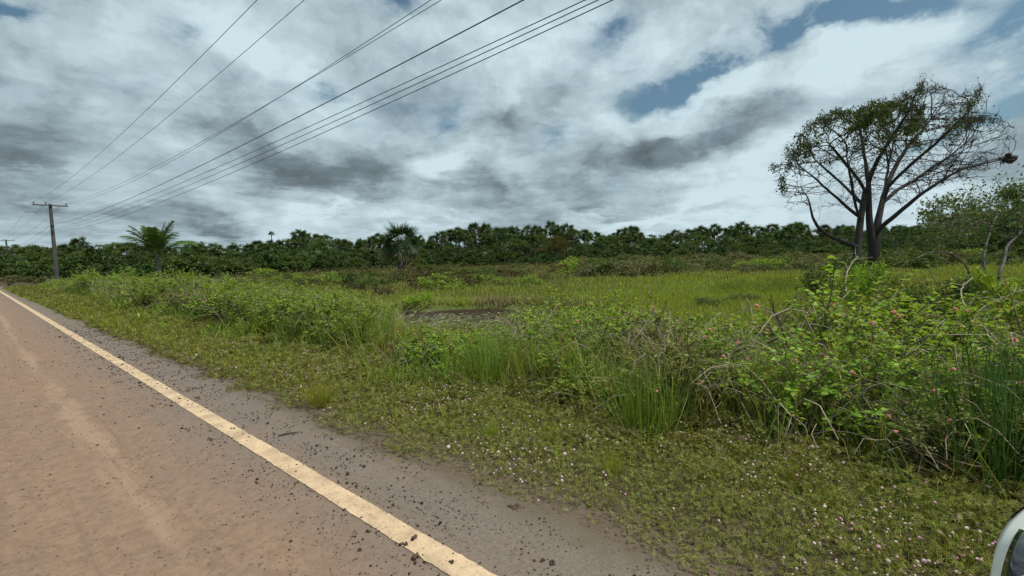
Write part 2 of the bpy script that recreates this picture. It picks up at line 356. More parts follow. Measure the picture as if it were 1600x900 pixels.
mb.add(np.stack([DD, SS, ZZ], -1), np.stack([i + j, i + n_s + j, i + n_s + j + 1, i + j + 1], -1).reshape(-1, 4))
mt = bpy.data.materials.new('ground'); mt.use_nodes = True; t = NT(mt.node_tree); b = t.n['Principled BSDF']
oc = t.new('ShaderNodeTexCoord').outputs['Object']; sx = t.new('ShaderNodeSeparateXYZ', None, Vector=oc)
na = t.noise(oc, .6, 6, .6); nb = t.noise(oc, 9, 6, .65); nc = t.noise(oc, .05, 5, .6)
verge = t.mix(t.step(nb, .35, .68), (.035, .034, .015), (.085, .072, .04))
fieldc = t.ramp(nc, [(.3, (.09, .085, .04)), (.45, (.075, .10, .028)), (.6, (.10, .13, .03)), (.75, (.085, .075, .04))])
fieldc = t.mix(t.math('MULTIPLY', t.step(nb, .3, .8), .6), fieldc, (.035, .04, .015))
gc = t.mix(t.step(sx.outputs[0], 4.5, 9), verge, fieldc)
sand = t.mix(nb, (.075, .055, .036), (.16, .125, .09))
gc = t.mix(t.math('MULTIPLY', t.step(t.math('ADD', sx.outputs[0], t.math('MULTIPLY', t.math('SUBTRACT', na, .5), 1.6)), 3.0, 2.2), t.step(sx.outputs[0], -6, -5)), gc, sand)
mud = t.mix(nb, (.028, .02, .014), (.05, .038, .026))
gc = t.mix(t.math('MULTIPLY', t.step(sx.outputs[2], -.92, -1.0), 1.0), gc, mud)
t.set(b.inputs['Base Color'], gc); b.inputs['Roughness'].default_value = .95; b.inputs['Specular IOR Level'].default_value = .15
t.set(b.inputs['Normal'], t.new('ShaderNodeBump', None, Strength=.7, Distance=.04, Height=nb).outputs[0])
tag(obj('ground', mb.mesh('ground', mt, True)), kind='structure')

# road
mt = bpy.data.materials.new('dusty_asphalt'); mt.use_nodes = True; t = NT(mt.node_tree); b = t.n['Principled BSDF']
oc = t.new('ShaderNodeTexCoord').outputs['Object']; sx = t.new('ShaderNodeSeparateXYZ', None, Vector=oc); dX = sx.outputs[0]
st1 = t.noise(t.vmath('MULTIPLY', oc, (2.2, .16, 1)), 1.5, 6, .6); st2 = t.noise(t.vmath('MULTIPLY', oc, (7, .5, 1)), 1.3, 6, .65)
blot = t.noise(oc, 1.6, 7, .62); fine = t.noise(oc, 55, 4, .7); grit = t.noise(oc, 160, 3, .7); med = t.noise(oc, 14, 6, .7)
dust = t.math('ADD', t.step(dX, 2.0, .55), t.math('MULTIPLY', t.math('SUBTRACT', st1, .5), 1.1))
dust = t.math('ADD', dust, t.math('MULTIPLY', t.math('SUBTRACT', blot, .5), .9)); dust = t.math('ADD', dust, t.math('MULTIPLY', t.math('SUBTRACT', st2, .5), .55))
dust = t.math('MINIMUM', t.math('MAXIMUM', dust, 0.0), 1.0)
asp = t.mix(t.step(fine, .3, .7), (.128, .104, .085), (.182, .151, .125))
dst = t.mix(t.step(med, .3, .7), (.192, .124, .082), (.260, .172, .117))
rc = t.mix(dust, asp, dst)
trk = t.math('MULTIPLY', t.step(t.math('ABSOLUTE', t.math('SUBTRACT', dX, -.15)), .42, .05), t.step(st2, .42, .62))
st3 = t.noise(t.vmath('MULTIPLY', oc, (16, .22, 1)), 1.0, 5, .6)
rc = t.mix(t.math('MULTIPLY', t.math('MULTIPLY', t.step(st3, .52, .66), t.step(st1, .40, .58)), .38), rc, (.125, .095, .075))
rc = t.mix(t.math('MULTIPLY', trk, .6), rc, (.135, .10, .077))
pale = t.math('MULTIPLY', t.step(t.math('ABSOLUTE', t.math('SUBTRACT', dX, t.math('ADD', .62, t.math('MULTIPLY', t.math('SUBTRACT', blot, .5), .4)))), .13, .02), t.step(st1, .4, .6))
rc = t.mix(t.math('MULTIPLY', pale, .6), rc, (.34, .235, .165))
rc = t.mix(t.math('MULTIPLY', t.step(grit, .56, .70), .7), rc, (.10, .075, .06))
spk = t.math('MULTIPLY', t.step(t.noise(t.vmath('MULTIPLY', oc, (1.5, 1, 1)), 30, 3, .6), .58, .66), t.step(t.noise(oc, 3.0, 4, .6), .36, .58))
rc = t.mix(t.math('MULTIPLY', spk, .75), rc, (.075, .055, .042))
edge = t.step(t.math('ADD', dX, t.math('MULTIPLY', t.math('SUBTRACT', t.noise(oc, 5, 6, .65), .5), .5)), 1.9, 2.2)
rc = t.mix(edge, rc, t.mix(fine, (.085, .065, .045), (.15, .12, .088)))
t.set(b.inputs['Base Color'], rc); b.inputs['Roughness'].default_value = .9; b.inputs['Specular IOR Level'].default_value = .2
hgt = t.math('ADD', t.math('MULTIPLY', grit, .3), t.math('ADD', t.math('MULTIPLY', fine, .5), t.math('MULTIPLY', st2, .8)))
t.set(b.inputs['Normal'], t.new('ShaderNodeBump', None, Strength=.55, Distance=.012, Height=hgt).outputs[0])
ys = graded(-40, 900, -3, 25, .10, 1.06); xe = edge_d(ys) + rng.normal(0, .012, len(ys))
cols = [-6.6 + 0 * ys, -2.2 + 0 * ys, 0 * ys + 1.0, xe - .10, xe, xe + .05]; zz = [-.05, .045, .018, .0, -.004, -.07]
V = np.stack([np.stack([c, ys, 0 * ys + z], -1) for c, z in zip(cols, zz)], 0); k = len(ys)
mb = MB(); i = np.arange(len(cols) - 1)[:, None] * k; j = np.arange(k - 1)[None]
mb.add(V, np.stack([i + j, i + k + j, i + k + j + 1, i + j + 1], -1).reshape(-1, 4))
tag(obj('road', mb.mesh('road', mt, True)), kind='structure')
def road_z(d): return np.interp(d, [-6.6, -2.2, 1.0, 2.07, 2.17], [-.05, .045, .018, 0, -.004])

mt = bpy.data.materials.new('road_paint'); mt.use_nodes = True; t = NT(mt.node_tree); b = t.n['Principled BSDF']
oc = t.new('ShaderNodeTexCoord').outputs['Object']
g1 = t.noise(oc, 60, 4, .7); g2 = t.noise(oc, 4, 6, .65); g3 = t.noise(oc, 140, 3, .7)
pc = t.mix(t.step(g2, .35, .7), (.56, .415, .26), (.36, .26, .17))
pc = t.mix(t.math('MULTIPLY', t.step(g1, .55, .68), .75), pc, (.19, .145, .11)); pc = t.mix(t.math('MULTIPLY', t.step(g3, .6, .75), .4), pc, (.3, .22, .16))
pc = t.mix(t.math('MULTIPLY', t.step(t.noise(t.vmath('MULTIPLY', oc, (6, 1, 1)), 3.0, 6, .7), .52, .66), .42), pc, (.27, .19, .13))
t.set(b.inputs['Base Color'], pc); b.inputs['Roughness'].default_value = .8; b.inputs['Specular IOR Level'].default_value = .2
ys = np.concatenate([np.arange(-20, -2, .5), np.arange(-2, 12, .025), np.arange(12, 60, .3), np.arange(60, 700, 5)]); k = len(ys)
jit = np.where(ys < 12, 1, .4)
l = 1.432 + rng.normal(0, .0022, k) * jit + .003 * sn(ys, ys, 2.2, 8); r = 1.578 + rng.normal(0, .0022, k) * jit + .003 * sn(ys, ys, 1.7, 9)
V = np.concatenate([np.stack([l, ys, road_z(l) + .005], -1), np.stack([r, ys, road_z(r) + .005], -1)])
mb = MB(); j = np.arange(k - 1); mb.add(V, np.stack([j, j + k, j + k + 1, j + 1], -1))
tag(obj('road_marking', mb.mesh('road_marking', mt)), kind='structure')

# pond water
mt = bpy.data.materials.new('pond_water'); mt.use_nodes = True; t = NT(mt.node_tree); b = t.n['Principled BSDF']
oc = t.new('ShaderNodeTexCoord').outputs['Object']
t.set(b.inputs['Base Color'], t.mix(t.step(t.noise(oc, 1.5, 6, .7), .4, .6), (.02, .022, .014), (.05, .052, .03)))
b.inputs['Roughness'].default_value = .08; b.inputs['Specular IOR Level'].default_value = .6
t.set(b.inputs['Normal'], t.new('ShaderNodeBump', None, Strength=.15, Distance=.01, Height=t.noise(oc, 9, 4, .6)).outputs[0])
mb = MB(); a = np.linspace(0, 2 * PI, 49)[:-1]
V = [tuple(pond_c * [1, 1, 0] + [0, 0, WATER])] + [tuple(pond_c + r0 * 7.2 * math.cos(q) + f0 * 5.2 * math.sin(q) + A_([0, 0, WATER])) for q in a]
mb.add(V, np.array([(0, 1 + q, 1 + (q + 1) % 48) for q in range(48)]))
tag(obj('water', mb.mesh('water', mt)), kind='structure')

# ------------------------------------------------------------------ labels by landmark
LM = [(60, 'at the far end of the road'), (190, 'behind the nearer utility pole'), (300, 'behind the feather palm'), (440, 'past the feather palm'),
      (580, 'leading up to the lone fan palm'), (670, 'behind the lone fan palm'), (835, 'short of the round olive tree'), (920, 'behind the round olive tree'),
      (1060, 'past the round olive tree'), (1250, 'short of the big bare tree'), (1430, 'behind the big bare tree'), (9999, 'behind the small pale-barked tree')]
ORD = ['first', 'second', 'third', 'fourth', 'fifth', 'sixth', 'seventh', 'eighth', 'ninth', 'tenth', 'eleventh', 'twelfth', 'thirteenth', 'fourteenth', 'fifteenth', 'sixteenth',
       'seventeenth', 'eighteenth', 'nineteenth', 'twentieth'] + ['twenty-' + o for o in ('first', 'second', 'third', 'fourth', 'fifth', 'sixth', 'seventh', 'eighth', 'ninth')]
def lm(px, table=LM):
    for a, ph in table:
        if px < a: return ph
def give_labels(items, fmt, table=LM):
    """items: (object, px); a label that says behind which landmark and which one of those"""
    by = {}
    for o, px in items: by.setdefault(lm(px, table), []).append((px, o))
    for ph, l in by.items():
        l.sort(key=lambda q: q[0])
        for k, (px, o) in enumerate(l):
            o['label'] = fmt.format(ph) + ('' if len(l) == 1 else ', %s from left' % ORD[min(k, len(ORD) - 1)])

# ------------------------------------------------------------------ plant meshes
def tree_mesh(seed, h=10.0, spread=3.6, n_clump=46, per=70, leaf=.34, mats=('bark_far', 'leaf_forest'), base=.35, flat=.8):
    """broadleaf tree: (trunk mesh, crown mesh) about h metres tall standing at the origin"""
    r = np.random.default_rng(seed); tm = MB(); cm = MB()
    p = A_([(0, 0, -.3), (r.normal(0, .15), r.normal(0, .15), h * .2), (r.normal(0, .3), r.normal(0, .3), h * .42), (r.normal(0, .4), r.normal(0, .4), h * .62)])
    tube(tm, p, [h * .026, h * .020, h * .016, h * .010], 6)
    P = []
    ends = []
    for q in range(9):
        b0 = p[1] + (p[3] - p[1]) * r.uniform(.2, 1); a = r.uniform(0, 2 * PI); rr = spread * r.uniform(.35, 1) ; z = h * r.uniform(base + .1, .92)
        rr *= math.sqrt(max(.1, 1 - ((z / h - .6) / .5) ** 2))
        e = A_([math.cos(a) * rr, math.sin(a) * rr, z]); mid = (b0 + e) / 2 + [0, 0, h * .05]
        tube(tm, [b0, mid, e], [h * .009, h * .006, h * .002], 4); ends.append(e)
    for q in range(n_clump):
        e = ends[r.integers(len(ends))]; c = e + r.normal(0, 1, 3) * A_([spread * .26, spread * .26, h * .06])
        if r.random() < .25: 
            a = r.uniform(0, 2 * PI); c = A_([math.cos(a), math.sin(a), 0]) * spread * r.uniform(0, .9) + [0, 0, h * r.uniform(base, .9)]
        rad = spread * r.uniform(.16, .34); nn = int(per * r.uniform(.6, 1.3))
        off = _norm(r.normal(size=(nn, 3))) * (r.random((nn, 1)) ** .5) * rad * A_([1, 1, .62 * flat])
        P.append(c + off)
    P = np.concatenate(P); n = len(P); A = rand_dir(n, -.15, r); N = rand_dir(n, .9, r)
    scatter(cm, LEAF, P, A, N, leaf * r.uniform(.6, 1.3, n))
    return tm.mesh('trunk', M[mats[0]]), cm.mesh('crown', M[mats[1]])
def fan_leaf(mb, base, dirv, plen, rad, nseg, r, mi=0, droop=.25, wid=.09, pet=True):
    """one costapalmate leaf: a stalk and a fan of pointed segments"""
    dirv = _norm(dirv); side = _norm(np.cross(dirv, [0, 0, 1.0]) + 1e-6); up = np.cross(side, dirv); ro = r.normal(0, .75); side, up = side * math.cos(ro) + up * math.sin(ro), up * math.cos(ro) - side * math.sin(ro)
    tip = base + dirv * plen + A_([0, 0, -droop * plen * .35])
    if pet: tube(mb, [base, base + dirv * plen * .55, tip], [.05, .035, .025], 3, mi)
    a = np.linspace(-2.0, 2.0, nseg) + r.normal(0, .05, nseg)
    fd = _norm(dirv + A_([0, 0, -droop * .6])); up2 = np.cross(side, fd)
    A = np.cos(a)[:, None] * fd + np.sin(a)[:, None] * side + (np.abs(a) * .16)[:, None] * up2
    A[:, 2] -= droop * .25
    L = rad * (1 - .12 * np.abs(a)) * r.uniform(.85, 1.1, nseg)
    S = np.stack([wid * rad * np.ones(nseg), L, L], -1)
    scatter(mb, BLADES[1], np.repeat(tip[None], nseg, 0), A, np.repeat(up2[None], nseg, 0), S, mi)
def fan_palm_mesh(seed, h=12.0, nl=26, rad=1.25, plen=1.5, nseg=16, mats=('palm_trunk', 'leaf_palm'), dead=5):
    r = np.random.default_rng(seed); tm = MB(); cm = MB()
    lean = r.normal(0, .02, 2) * h; top = A_([lean[0], lean[1], h - plen - rad * .7])
    tube(tm, [(0, 0, -.3), top * .5 + [r.normal(0, .1), 0, 0], top], [.24, .2, .2], 7)
    for q in range(nl):
        a = r.uniform(0, 2 * PI); el = math.asin(np.clip(-.45 + 1.42 * (q + .5) / nl, -1, 1)) + r.normal(0, .08)
        d = A_([math.cos(a) * math.cos(el), math.sin(a) * math.cos(el), math.sin(el)])
        fan_leaf(cm, top + d * .15, d, plen * r.uniform(.8, 1.15), rad * r.uniform(.85, 1.15), nseg, r, 0, droop=.35 - .25 * math.sin(el))
    for q in range(dead):
        a = r.uniform(0, 2 * PI); d = A_([math.cos(a) * .45, math.sin(a) * .45, -.85]); fan_leaf(cm, top, d, plen * .8, rad * .8, nseg, r, 1, .6)
    return tm.mesh('trunk', M[mats[0]]), cm.mesh('crown', [M[mats[1]], M['leaf_dry']])
def bush_mesh(seed, matname, n=1700, leaf=.085, w=1.0, h=1.0, clumps=26, twig=True, tmpl=LEAF):
    r = np.random.default_rng(seed); mb = MB(); P = []
    cs = []
    for q in range(clumps):
        a = r.uniform(0, 2 * PI); rr = w * math.sqrt(r.random()) * .85; z = h * r.uniform(.25, 1) * math.sqrt(max(0, 1 - (rr / (w * 1.05)) ** 2)) * r.uniform(.8, 1.12)
        c = A_([math.cos(a) * rr, math.sin(a) * rr, z]); cs.append(c); k = n // clumps
        P.append(c + _norm(r.normal(size=(k, 3))) * r.random((k, 1)) ** .45 * w * r.uniform(.14, .3) * A_([1, 1, .8]))
    P = np.concatenate(P); P = P[P[:, 2] > 0.01]; k = len(P)
    scatter(mb, tmpl, P, rand_dir(k, .1, r), rand_dir(k, .9, r), leaf * r.uniform(.6, 1.35, k))
    if twig:
        for c in cs[:16]:
            tube(mb, [(c[0] * .1, c[1] * .1, -.1), (c[0] * .5, c[1] * .5, c[2] * .6), c * 1.12], [.02, .014, .006], 3, 1)
    return mb.mesh('foliage', [M[matname], M['twig']])

# ------------------------------------------------------------------ far tree line
TOP_X = [-200, 0, 50, 100, 150, 200, 250, 300, 350, 400, 440, 480, 500, 530, 560, 600, 650, 700, 740, 770, 805, 850, 890, 920, 955, 990, 1020, 1060, 1100, 1150, 1200, 1250, 1300, 1350, 1400, 1450, 1500, 1560, 1620, 1800]
TOP_Y = [378, 380, 382, 377, 377, 380, 384, 380, 378, 374, 371, 362, 358, 370, 370, 372, 371, 358, 352, 352, 346, 350, 354, 366, 356, 351, 360, 356, 358, 350, 345, 345, 350, 348, 350, 345, 334, 322, 316, 316]
def fdepth(px): return np.interp(px, [-200, 60, 300, 480, 600, 1250, 1420, 1600, 1800], [88, 84, 82, 112, 132, 138, 120, 85, 80])
TREES = [tree_mesh(100 + q, 10, 3.5 + .5 * (q % 3), 62 + 4 * q, 62, .38, ('bark_far', 'leaf_forest' if q % 5 in (0, 2, 3) else 'leaf_forest_light'), flat=1 - .12 * (q % 3), base=.08) for q in range(7)]
PALMS = [fan_palm_mesh(200 + q, 12, 44 + 3 * q, 1.30, 1.35, 17, dead=7 + q) for q in range(5)]
SHORTP = [fan_palm_mesh(230 + q, 6.5, 26, 1.5, 1.8, 14, dead=4) for q in range(3)]
FBUSH = [bush_mesh(300 + q, 'leaf_forest' if q < 3 else 'leaf_forest_light', 3200, .10, 1.0, 1.0, 34) for q in range(4)]
def plant(name, meshes, loc, sc, rz, group, cat, parts=('trunk', 'crown')):
    o = empty(name, loc, rz); o.scale = (sc[0], sc[0], sc[1]); tag(o, cat=cat, group=group)
    for nm, me in zip(parts, meshes): obj(nm, me, o)
    return o
palm_items, tree_items, bush_items = [], [], []
for row, (step, dd, lo, hi) in enumerate([(10.5, 16, .68, 1.0), (10, 4, .60, .86), (12, -5, .50, .72), (13, 27, .52, .74)]):
    px = -130.0
    while px < 1760:
        x = px + rng.uniform(-4, 4); dep = fdepth(x) + dd + rng.uniform(-4, 4)
        yt = np.interp(x, TOP_X, TOP_Y); u = 1e9
        p = W(x, 400, dep); zb = float(H(p[0], p[1]))
        ztop = CAM_Z - (yt - horizon(x)) / FPX * dep
        hh = (ztop - zb) * rng.uniform(lo, hi); loc = (p[0], p[1], zb)
        palmy = .74 if 560 < x < 1260 else (.5 if x > 380 else .38)
        if row == 0 and rng.random() < .18: hh *= rng.uniform(1.02, 1.08)
        if rng.random() < palmy and row < 2:
            hh = max(hh, (ztop - zb) * .86) * rng.uniform(1.0, 1.16) if row == 0 else hh * rng.uniform(1.0, 1.15)
            me = PALMS[rng.integers(5)]; sz = hh / 12
            o = plant('fan_palm', me, loc, (max(.8, min(1.12, sz * 1.1)) * rng.uniform(.85, 1.05), sz), rng.uniform(0, 6), 'fan palms of the far tree line', 'palm'); palm_items.append((o, x))
        elif row >= 2 and rng.random() < .35:
            me = SHORTP[rng.integers(3)]; sz = hh / 6.5
            o = plant('fan_palm', me, loc, (sz * 1.05, sz), rng.uniform(0, 6), 'fan palms of the far tree line', 'palm'); palm_items.append((o, x))
        else:
            me = TREES[rng.integers(7)]; sz = hh / 10; wsc = sz * rng.uniform(.9, 1.25)
            o = plant('broadleaf_tree', me, loc, (wsc, sz), rng.uniform(0, 6), 'leafy trees of the far tree line', 'tree'); tree_items.append((o, x))
        px += step
px = -130.0
while px < 1760:
    x = px + rng.uniform(-8, 8); dep = fdepth(x) - rng.uniform(8, 16); p = W(x, 400, dep); zb = float(H(p[0], p[1])); s = rng.uniform(2.2, 3.8)
    o = obj('understory_bush', FBUSH[rng.integers(4)], None, (p[0], p[1], zb - .1)); o.scale = (s * 1.15, s * 1.15, s * rng.uniform(.85, 1.25)); o.rotation_euler.z = rng.uniform(0, 6)
    tag(o, cat='bush', group='bushes at the foot of the far tree line'); bush_items.append((o, x)); px += 11
give_labels(palm_items, 'far fan palm {}')
give_labels(tree_items, 'far leafy tree {}')
give_labels(bush_items, 'low bush under the far trees {}')
# one thin palm far off, standing clear above the trees
tp = plant('fan_palm', fan_palm_mesh(280, 22, 34, 1.1, .8, 12, dead=0), tuple(G_(426, 412, -.8)), (1, 1), 0, None, 'palm')
pp = W(426, 404, 230); tp.location = (pp[0], pp[1], -.8); tp.scale = (1.0, 1.0, (CAM_Z + .8 + (horizon(426) - 361) / FPX * 230) / 22)
tp['label'] = 'tiny thin-stemmed palm standing clear above the far tree line against the cloud'

# ------------------------------------------------------------------ single trees
# feather palm
def feather_palm(loc):
    r = np.random.default_rng(5); root = empty('feather_palm', loc); tag(root, 'broad feather-leaved palm with arching fronds rising above the roadside bushes', 'palm')
    tm = MB(); tube(tm, [(0, 0, -.3), (.05, 0, 1.6), (0, .05, 4.0)], [.30, .27, .25], 8); obj('trunk', tm.mesh('trunk', M['palm_trunk']), root)
    nf = 19
    for q in range(nf):
        a = q * 2.399 + r.normal(0, .15); el = math.radians(88 - 50 * (q / nf) ** .7 + r.normal(0, 6)); L = r.uniform(5.8, 6.9) * (.85 if q < 4 else 1)
        h = A_([math.cos(a), math.sin(a), 0]); tt = np.linspace(0, 1, 12); drop = 1.25 * math.cos(el) + .30
        pts = A_([0, 0, 3.7]) + (h * math.cos(el))[None] * (L * tt)[:, None] + A_([0, 0, 1.0])[None] * (L * (math.sin(el) * tt - drop * .42 * tt ** 2.3))[:, None]
        fm = MB(); tube(fm, pts, np.linspace(.055, .012, 12), 4)
        ti = np.repeat(np.linspace(.16, 1, 40), 2); sgn = np.tile([1, -1], 40); k = len(ti)
        P = np.stack([np.interp(ti, tt, pts[:, c]) for c in range(3)], -1); T = np.stack([np.interp(ti, tt, np.gradient(pts, axis=0)[:, c]) for c in range(3)], -1); T = _norm(T)
        side = _norm(np.cross(T, [0, 0, 1.0])); up = np.cross(side, T)
        A = side * sgn[:, None] * .82 + T * .5 + up * r.uniform(-.05, .3, (k, 1)) - A_([0, 0, .25])
        ll = 1.25 * np.sin(np.clip(ti * 1.1, 0, 1) * PI * .86 + .25) ** .6 * r.uniform(.85, 1.1, k)
        scatter(fm, BLADES[1], P, A, up, np.stack([.10 + 0 * ll, ll, ll], -1))
        mt_ = 'leaf_olive' if q % 5 == 4 and q > 8 else 'leaf_palm_near'
        obj('frond', fm.mesh('frond', M[mt_]), root)
    return root
p = W(246, 400, 56); feather_palm((p[0], p[1], float(H(p[0], p[1]))))
# lone fan palm
def lone_fan_palm(loc):
    r = np.random.default_rng(8); root = empty('fan_palm', loc); tag(root, 'lone fan palm with drooping skirt of dry leaves standing in the open scrub', 'palm')
    tm = MB(); tube(tm, [(0, 0, -.3), (.1, 0, 1.5), (-.05, 0, 3.2), (0, 0, 5.0)], [.42, .36, .32, .26], 9)
    for q in range(40):
        a = r.uniform(0, 6.28); z = r.uniform(.8, 4.6); b0 = A_([math.cos(a) * .3, math.sin(a) * .3, z]); tube(tm, [b0, b0 + A_([math.cos(a) * .25, math.sin(a) * .25, .35])], [.07, .03], 4)
    obj('trunk', tm.mesh('trunk', M['palm_trunk']), root)
    for q in range(62):
        a = q * 2.399 + r.normal(0, .2); el = math.asin(np.clip(-.62 + 1.6 * (q + .5) / 62, -1, .99)); d = A_([math.cos(a) * math.cos(el), math.sin(a) * math.cos(el), math.sin(el)])
        lm_ = MB(); fan_leaf(lm_, A_([0, 0, 4.7]) + d * .2, d, 1.8 * r.uniform(.85, 1.1), 1.85 * r.uniform(.85, 1.15), 26, r, 0, .6 - .4 * math.sin(el), .055)
        obj('fan_leaf', lm_.mesh('fan_leaf', M['leaf_fan' if el > -.35 else ('leaf_dry' if r.random() < .5 else 'leaf_olive')]), root)
    return root
p = W(625, 400, 70); o = lone_fan_palm((p[0], p[1], float(H(p[0], p[1])))); o.scale = (1.02, 1.02, 1.10)
# round olive tree
p = W(868, 400, 112); zb = float(H(p[0], p[1]))
o = plant('round_tree', tree_mesh(401, 7.6, 3.6, 70, 110, .22, ('bark_far', 'leaf_round'), .28), (p[0], p[1], zb), (1.05, 1.0), 1.0, None, 'tree')
tag(o, 'rounded olive-brown tree standing just in front of the dark tree line', 'tree')
for nm, px, dep, hh, ww, lab in [('feathery_tree', 1085, 120, 8.0, 1.0, 'pale green feathery tree in front of the tree line beyond the bright grass'),
                                 ('leafy_tree', 1400, 95, 7.2, 1.3, 'broad dark tree just beyond the trunks of the big bare tree'),
                                 ('leafy_tree', 1575, 60, 8.4, 1.7, 'large dark leafy tree looming behind the small pale-barked tree'),
                                 ('scrub_tree', 1145, 85, 4.4, 1.1, 'scrubby grey-branched tree at the back of the bright grass'),
                                 ('scrub_tree', 1215, 70, 4.0, 1.2, 'olive scrub tree at the edge of the grass near the big bare tree')]:
    p = W(px, 400, dep); k = tree_mesh(410 + px, 10, 4.2, 46, 70, .30, ('bark_pale', 'leaf_forest_light' if hh < 8.3 and px < 1300 else 'leaf_forest'))
    o = plant(nm, k, (p[0], p[1], float(H(p[0], p[1]))), (hh / 10 * ww, hh / 10), 1.3, None, 'tree'); o['label'] = lab

# ---- the big bare tree
TD = 28.0
def big_tree():
    r = np.random.default_rng(21); c0 = W(1352, 400, TD); zb = float(H(c0[0], c0[1])); base = A_([c0[0], c0[1], zb])
    root = empty('bare_tree', base); tag(root, 'big twin-trunked tree, half bare, branches swept to one side above the shrubs', 'tree')
    def T(px, py, off=0.0):  # point in the tree's own space
        return W(px, py, TD + off) - base
    tm, bm_, tw, cm = MB(), MB(), MB(), MB()
    tube(tm, [T(1335, 470, -.3), T(1336, 440, -.3), T(1340, 385, -.2), T(1345, 340, 0), T(1352, 300, .2)], [.33, .25, .21, .18, .15], 10)
    tm2 = MB(); tube(tm2, [T(1362, 470, .5), T(1362, 440, .5), T(1364, 395, .3), T(1358, 340, .2), T(1357, 290, .1)], [.38, .31, .26, .18, .14], 10)
    tm3 = MB(); tube(tm3, [T(1367, 400, .35), T(1372, 345, .5), T(1380, 310, .8)], [.26, .2, .15], 9)
    for q in (tm, tm2, tm3): obj('trunk', q.mesh('trunk', M['bark_dark'], True), root)
    limbs = [  # skeleton of the main limbs; the finer branches then grow into the crown's volume
        [(1340, 387, -.2), (1318, 378, -.6), (1298, 370, -1), (1280, 358, -1.3), (1268, 338, -1.6), (1264, 312, -1.8), (1252, 292, -2)],
        [(1345, 340, 0), (1326, 326, -.5), (1299, 302, -1), (1280, 284, -1.6), (1258, 266, -2)],
        [(1348, 320, 0), (1334, 305, .6), (1314, 286, 1.2), (1294, 268, 1.7), (1272, 248, 2.2)],
        [(1352, 300, .1), (1338, 275, -.6), (1322, 256, -1.2), (1305, 236, -1.7), (1290, 218, -2.2)],
        [(1357, 290, .1), (1354, 262, .3), (1350, 240, .5), (1347, 215, .7), (1340, 198, 1.0)],
        [(1357, 285, .1), (1366, 258, -.4), (1380, 236, -.8), (1394, 214, -1.2), (1410, 190, -1.6), (1424, 165, -1.8), (1434, 140, -2.0)],
        [(1380, 310, .8), (1388, 285, 1.0), (1400, 258, 1.4), (1416, 232, 1.8), (1440, 204, 2.3), (1462, 178, 2.6)],
        [(1384, 295, .9), (1408, 272, .2), (1434, 248, -.4), (1462, 224, -1), (1492, 195, -1.5), (1520, 166, -2)],
        [(1378, 318, .8), (1402, 296, 1.4), (1428, 282, 2.0), (1456, 262, 2.5), (1484, 244, 3.0), (1512, 222, 3.4)],
        [(1366, 366, .35), (1388, 345, -.3), (1412, 326, -.9), (1436, 305, -1.4), (1472, 281, -1.9), (1502, 264, -2.3), (1541, 255, -2.6), (1570, 249, -2.8)],
        [(1374, 336, .5), (1380, 318, 2.0), (1384, 285, 3.4), (1390, 250, 4.2), (1396, 225, 4.6)],
        [(1345, 345, 0), (1336, 318, -2.0), (1330, 280, -3.4), (1322, 245, -4.0)]]
    # envelope of the crown, in metres sideways and up from the crown's middle, with its own depth
    EX = A_([1345, 1300, 1250, 1222, 1208, 1211, 1222, 1248, 1280, 1320, 1355, 1390, 1412, 1426, 1440, 1456, 1478, 1500, 1520, 1540, 1538, 1562, 1567, 1550, 1569, 1560, 1500, 1455, 1400])
    EY = A_([325, 335, 338, 322, 292, 258, 232, 205, 186, 172, 163, 160, 150, 128, 117, 122, 148, 156, 146, 146, 172, 186, 212, 232, 244, 262, 288, 300, 322])
    def inside(x, y):
        c = np.zeros(len(x), bool); n = len(EX); j = n - 1
        for i in range(n):
            k = ((EY[i] > y) != (EY[j] > y)) & (x < (EX[j] - EX[i]) * (y - EY[i]) / (EY[j] - EY[i] + 1e-9) + EX[i]); c ^= k; j = i
        return c
    X = r.uniform(1205, 1572, 34000); Y = r.uniform(115, 340, 34000); k = inside(X, Y); X, Y = X[k], Y[k]
    band = np.interp(X, [1205, 1240, 1290, 1350, 1400, 1445], [305, 232, 190, 168, 165, 150]); kd = np.where(X < 1440, np.exp(-np.maximum(0, Y - band) / 34) + np.where(X < 1330, .10, .22), .42)
    k = r.random(len(X)) < kd; X, Y = X[k][:6800], Y[k][:6800]
    X = X + 14 * sn(X, Y, 60, 47); Y = Y + 12 * sn(X, Y, 55, 48)
    half = 5.6 * np.sqrt(np.clip(1 - ((X - 1375) / 215) ** 2, .06, 1)) * np.clip((345 - Y) / 130, .25, 1)
    OFF = r.uniform(-1, 1, len(X)) * half; AT = A_([T(x, y, o) for x, y, o in zip(X, Y, OFF)]); AT = AT[(sn(AT[:, 0] + .4 * AT[:, 1], AT[:, 2] * 1.3 + .5 * AT[:, 1], 3.0, 49) + .5 * sn(AT[:, 0] - AT[:, 1], AT[:, 2], 1.5, 50)) > -.22]
    nodes, par = [], []
    trunks = [[(1340, 387, -.2), (1345, 340, 0), (1352, 300, .2)], [(1364, 395, .3), (1358, 340, .2), (1357, 292, .1)], [(1367, 400, .35), (1372, 345, .5), (1380, 310, .8)]]
    start_r = [.15, .11, .11, .10, .13, .13, .12, .11, .09, .15, .08, .08]; FLOOR = {}; n_root = 0; roots = []
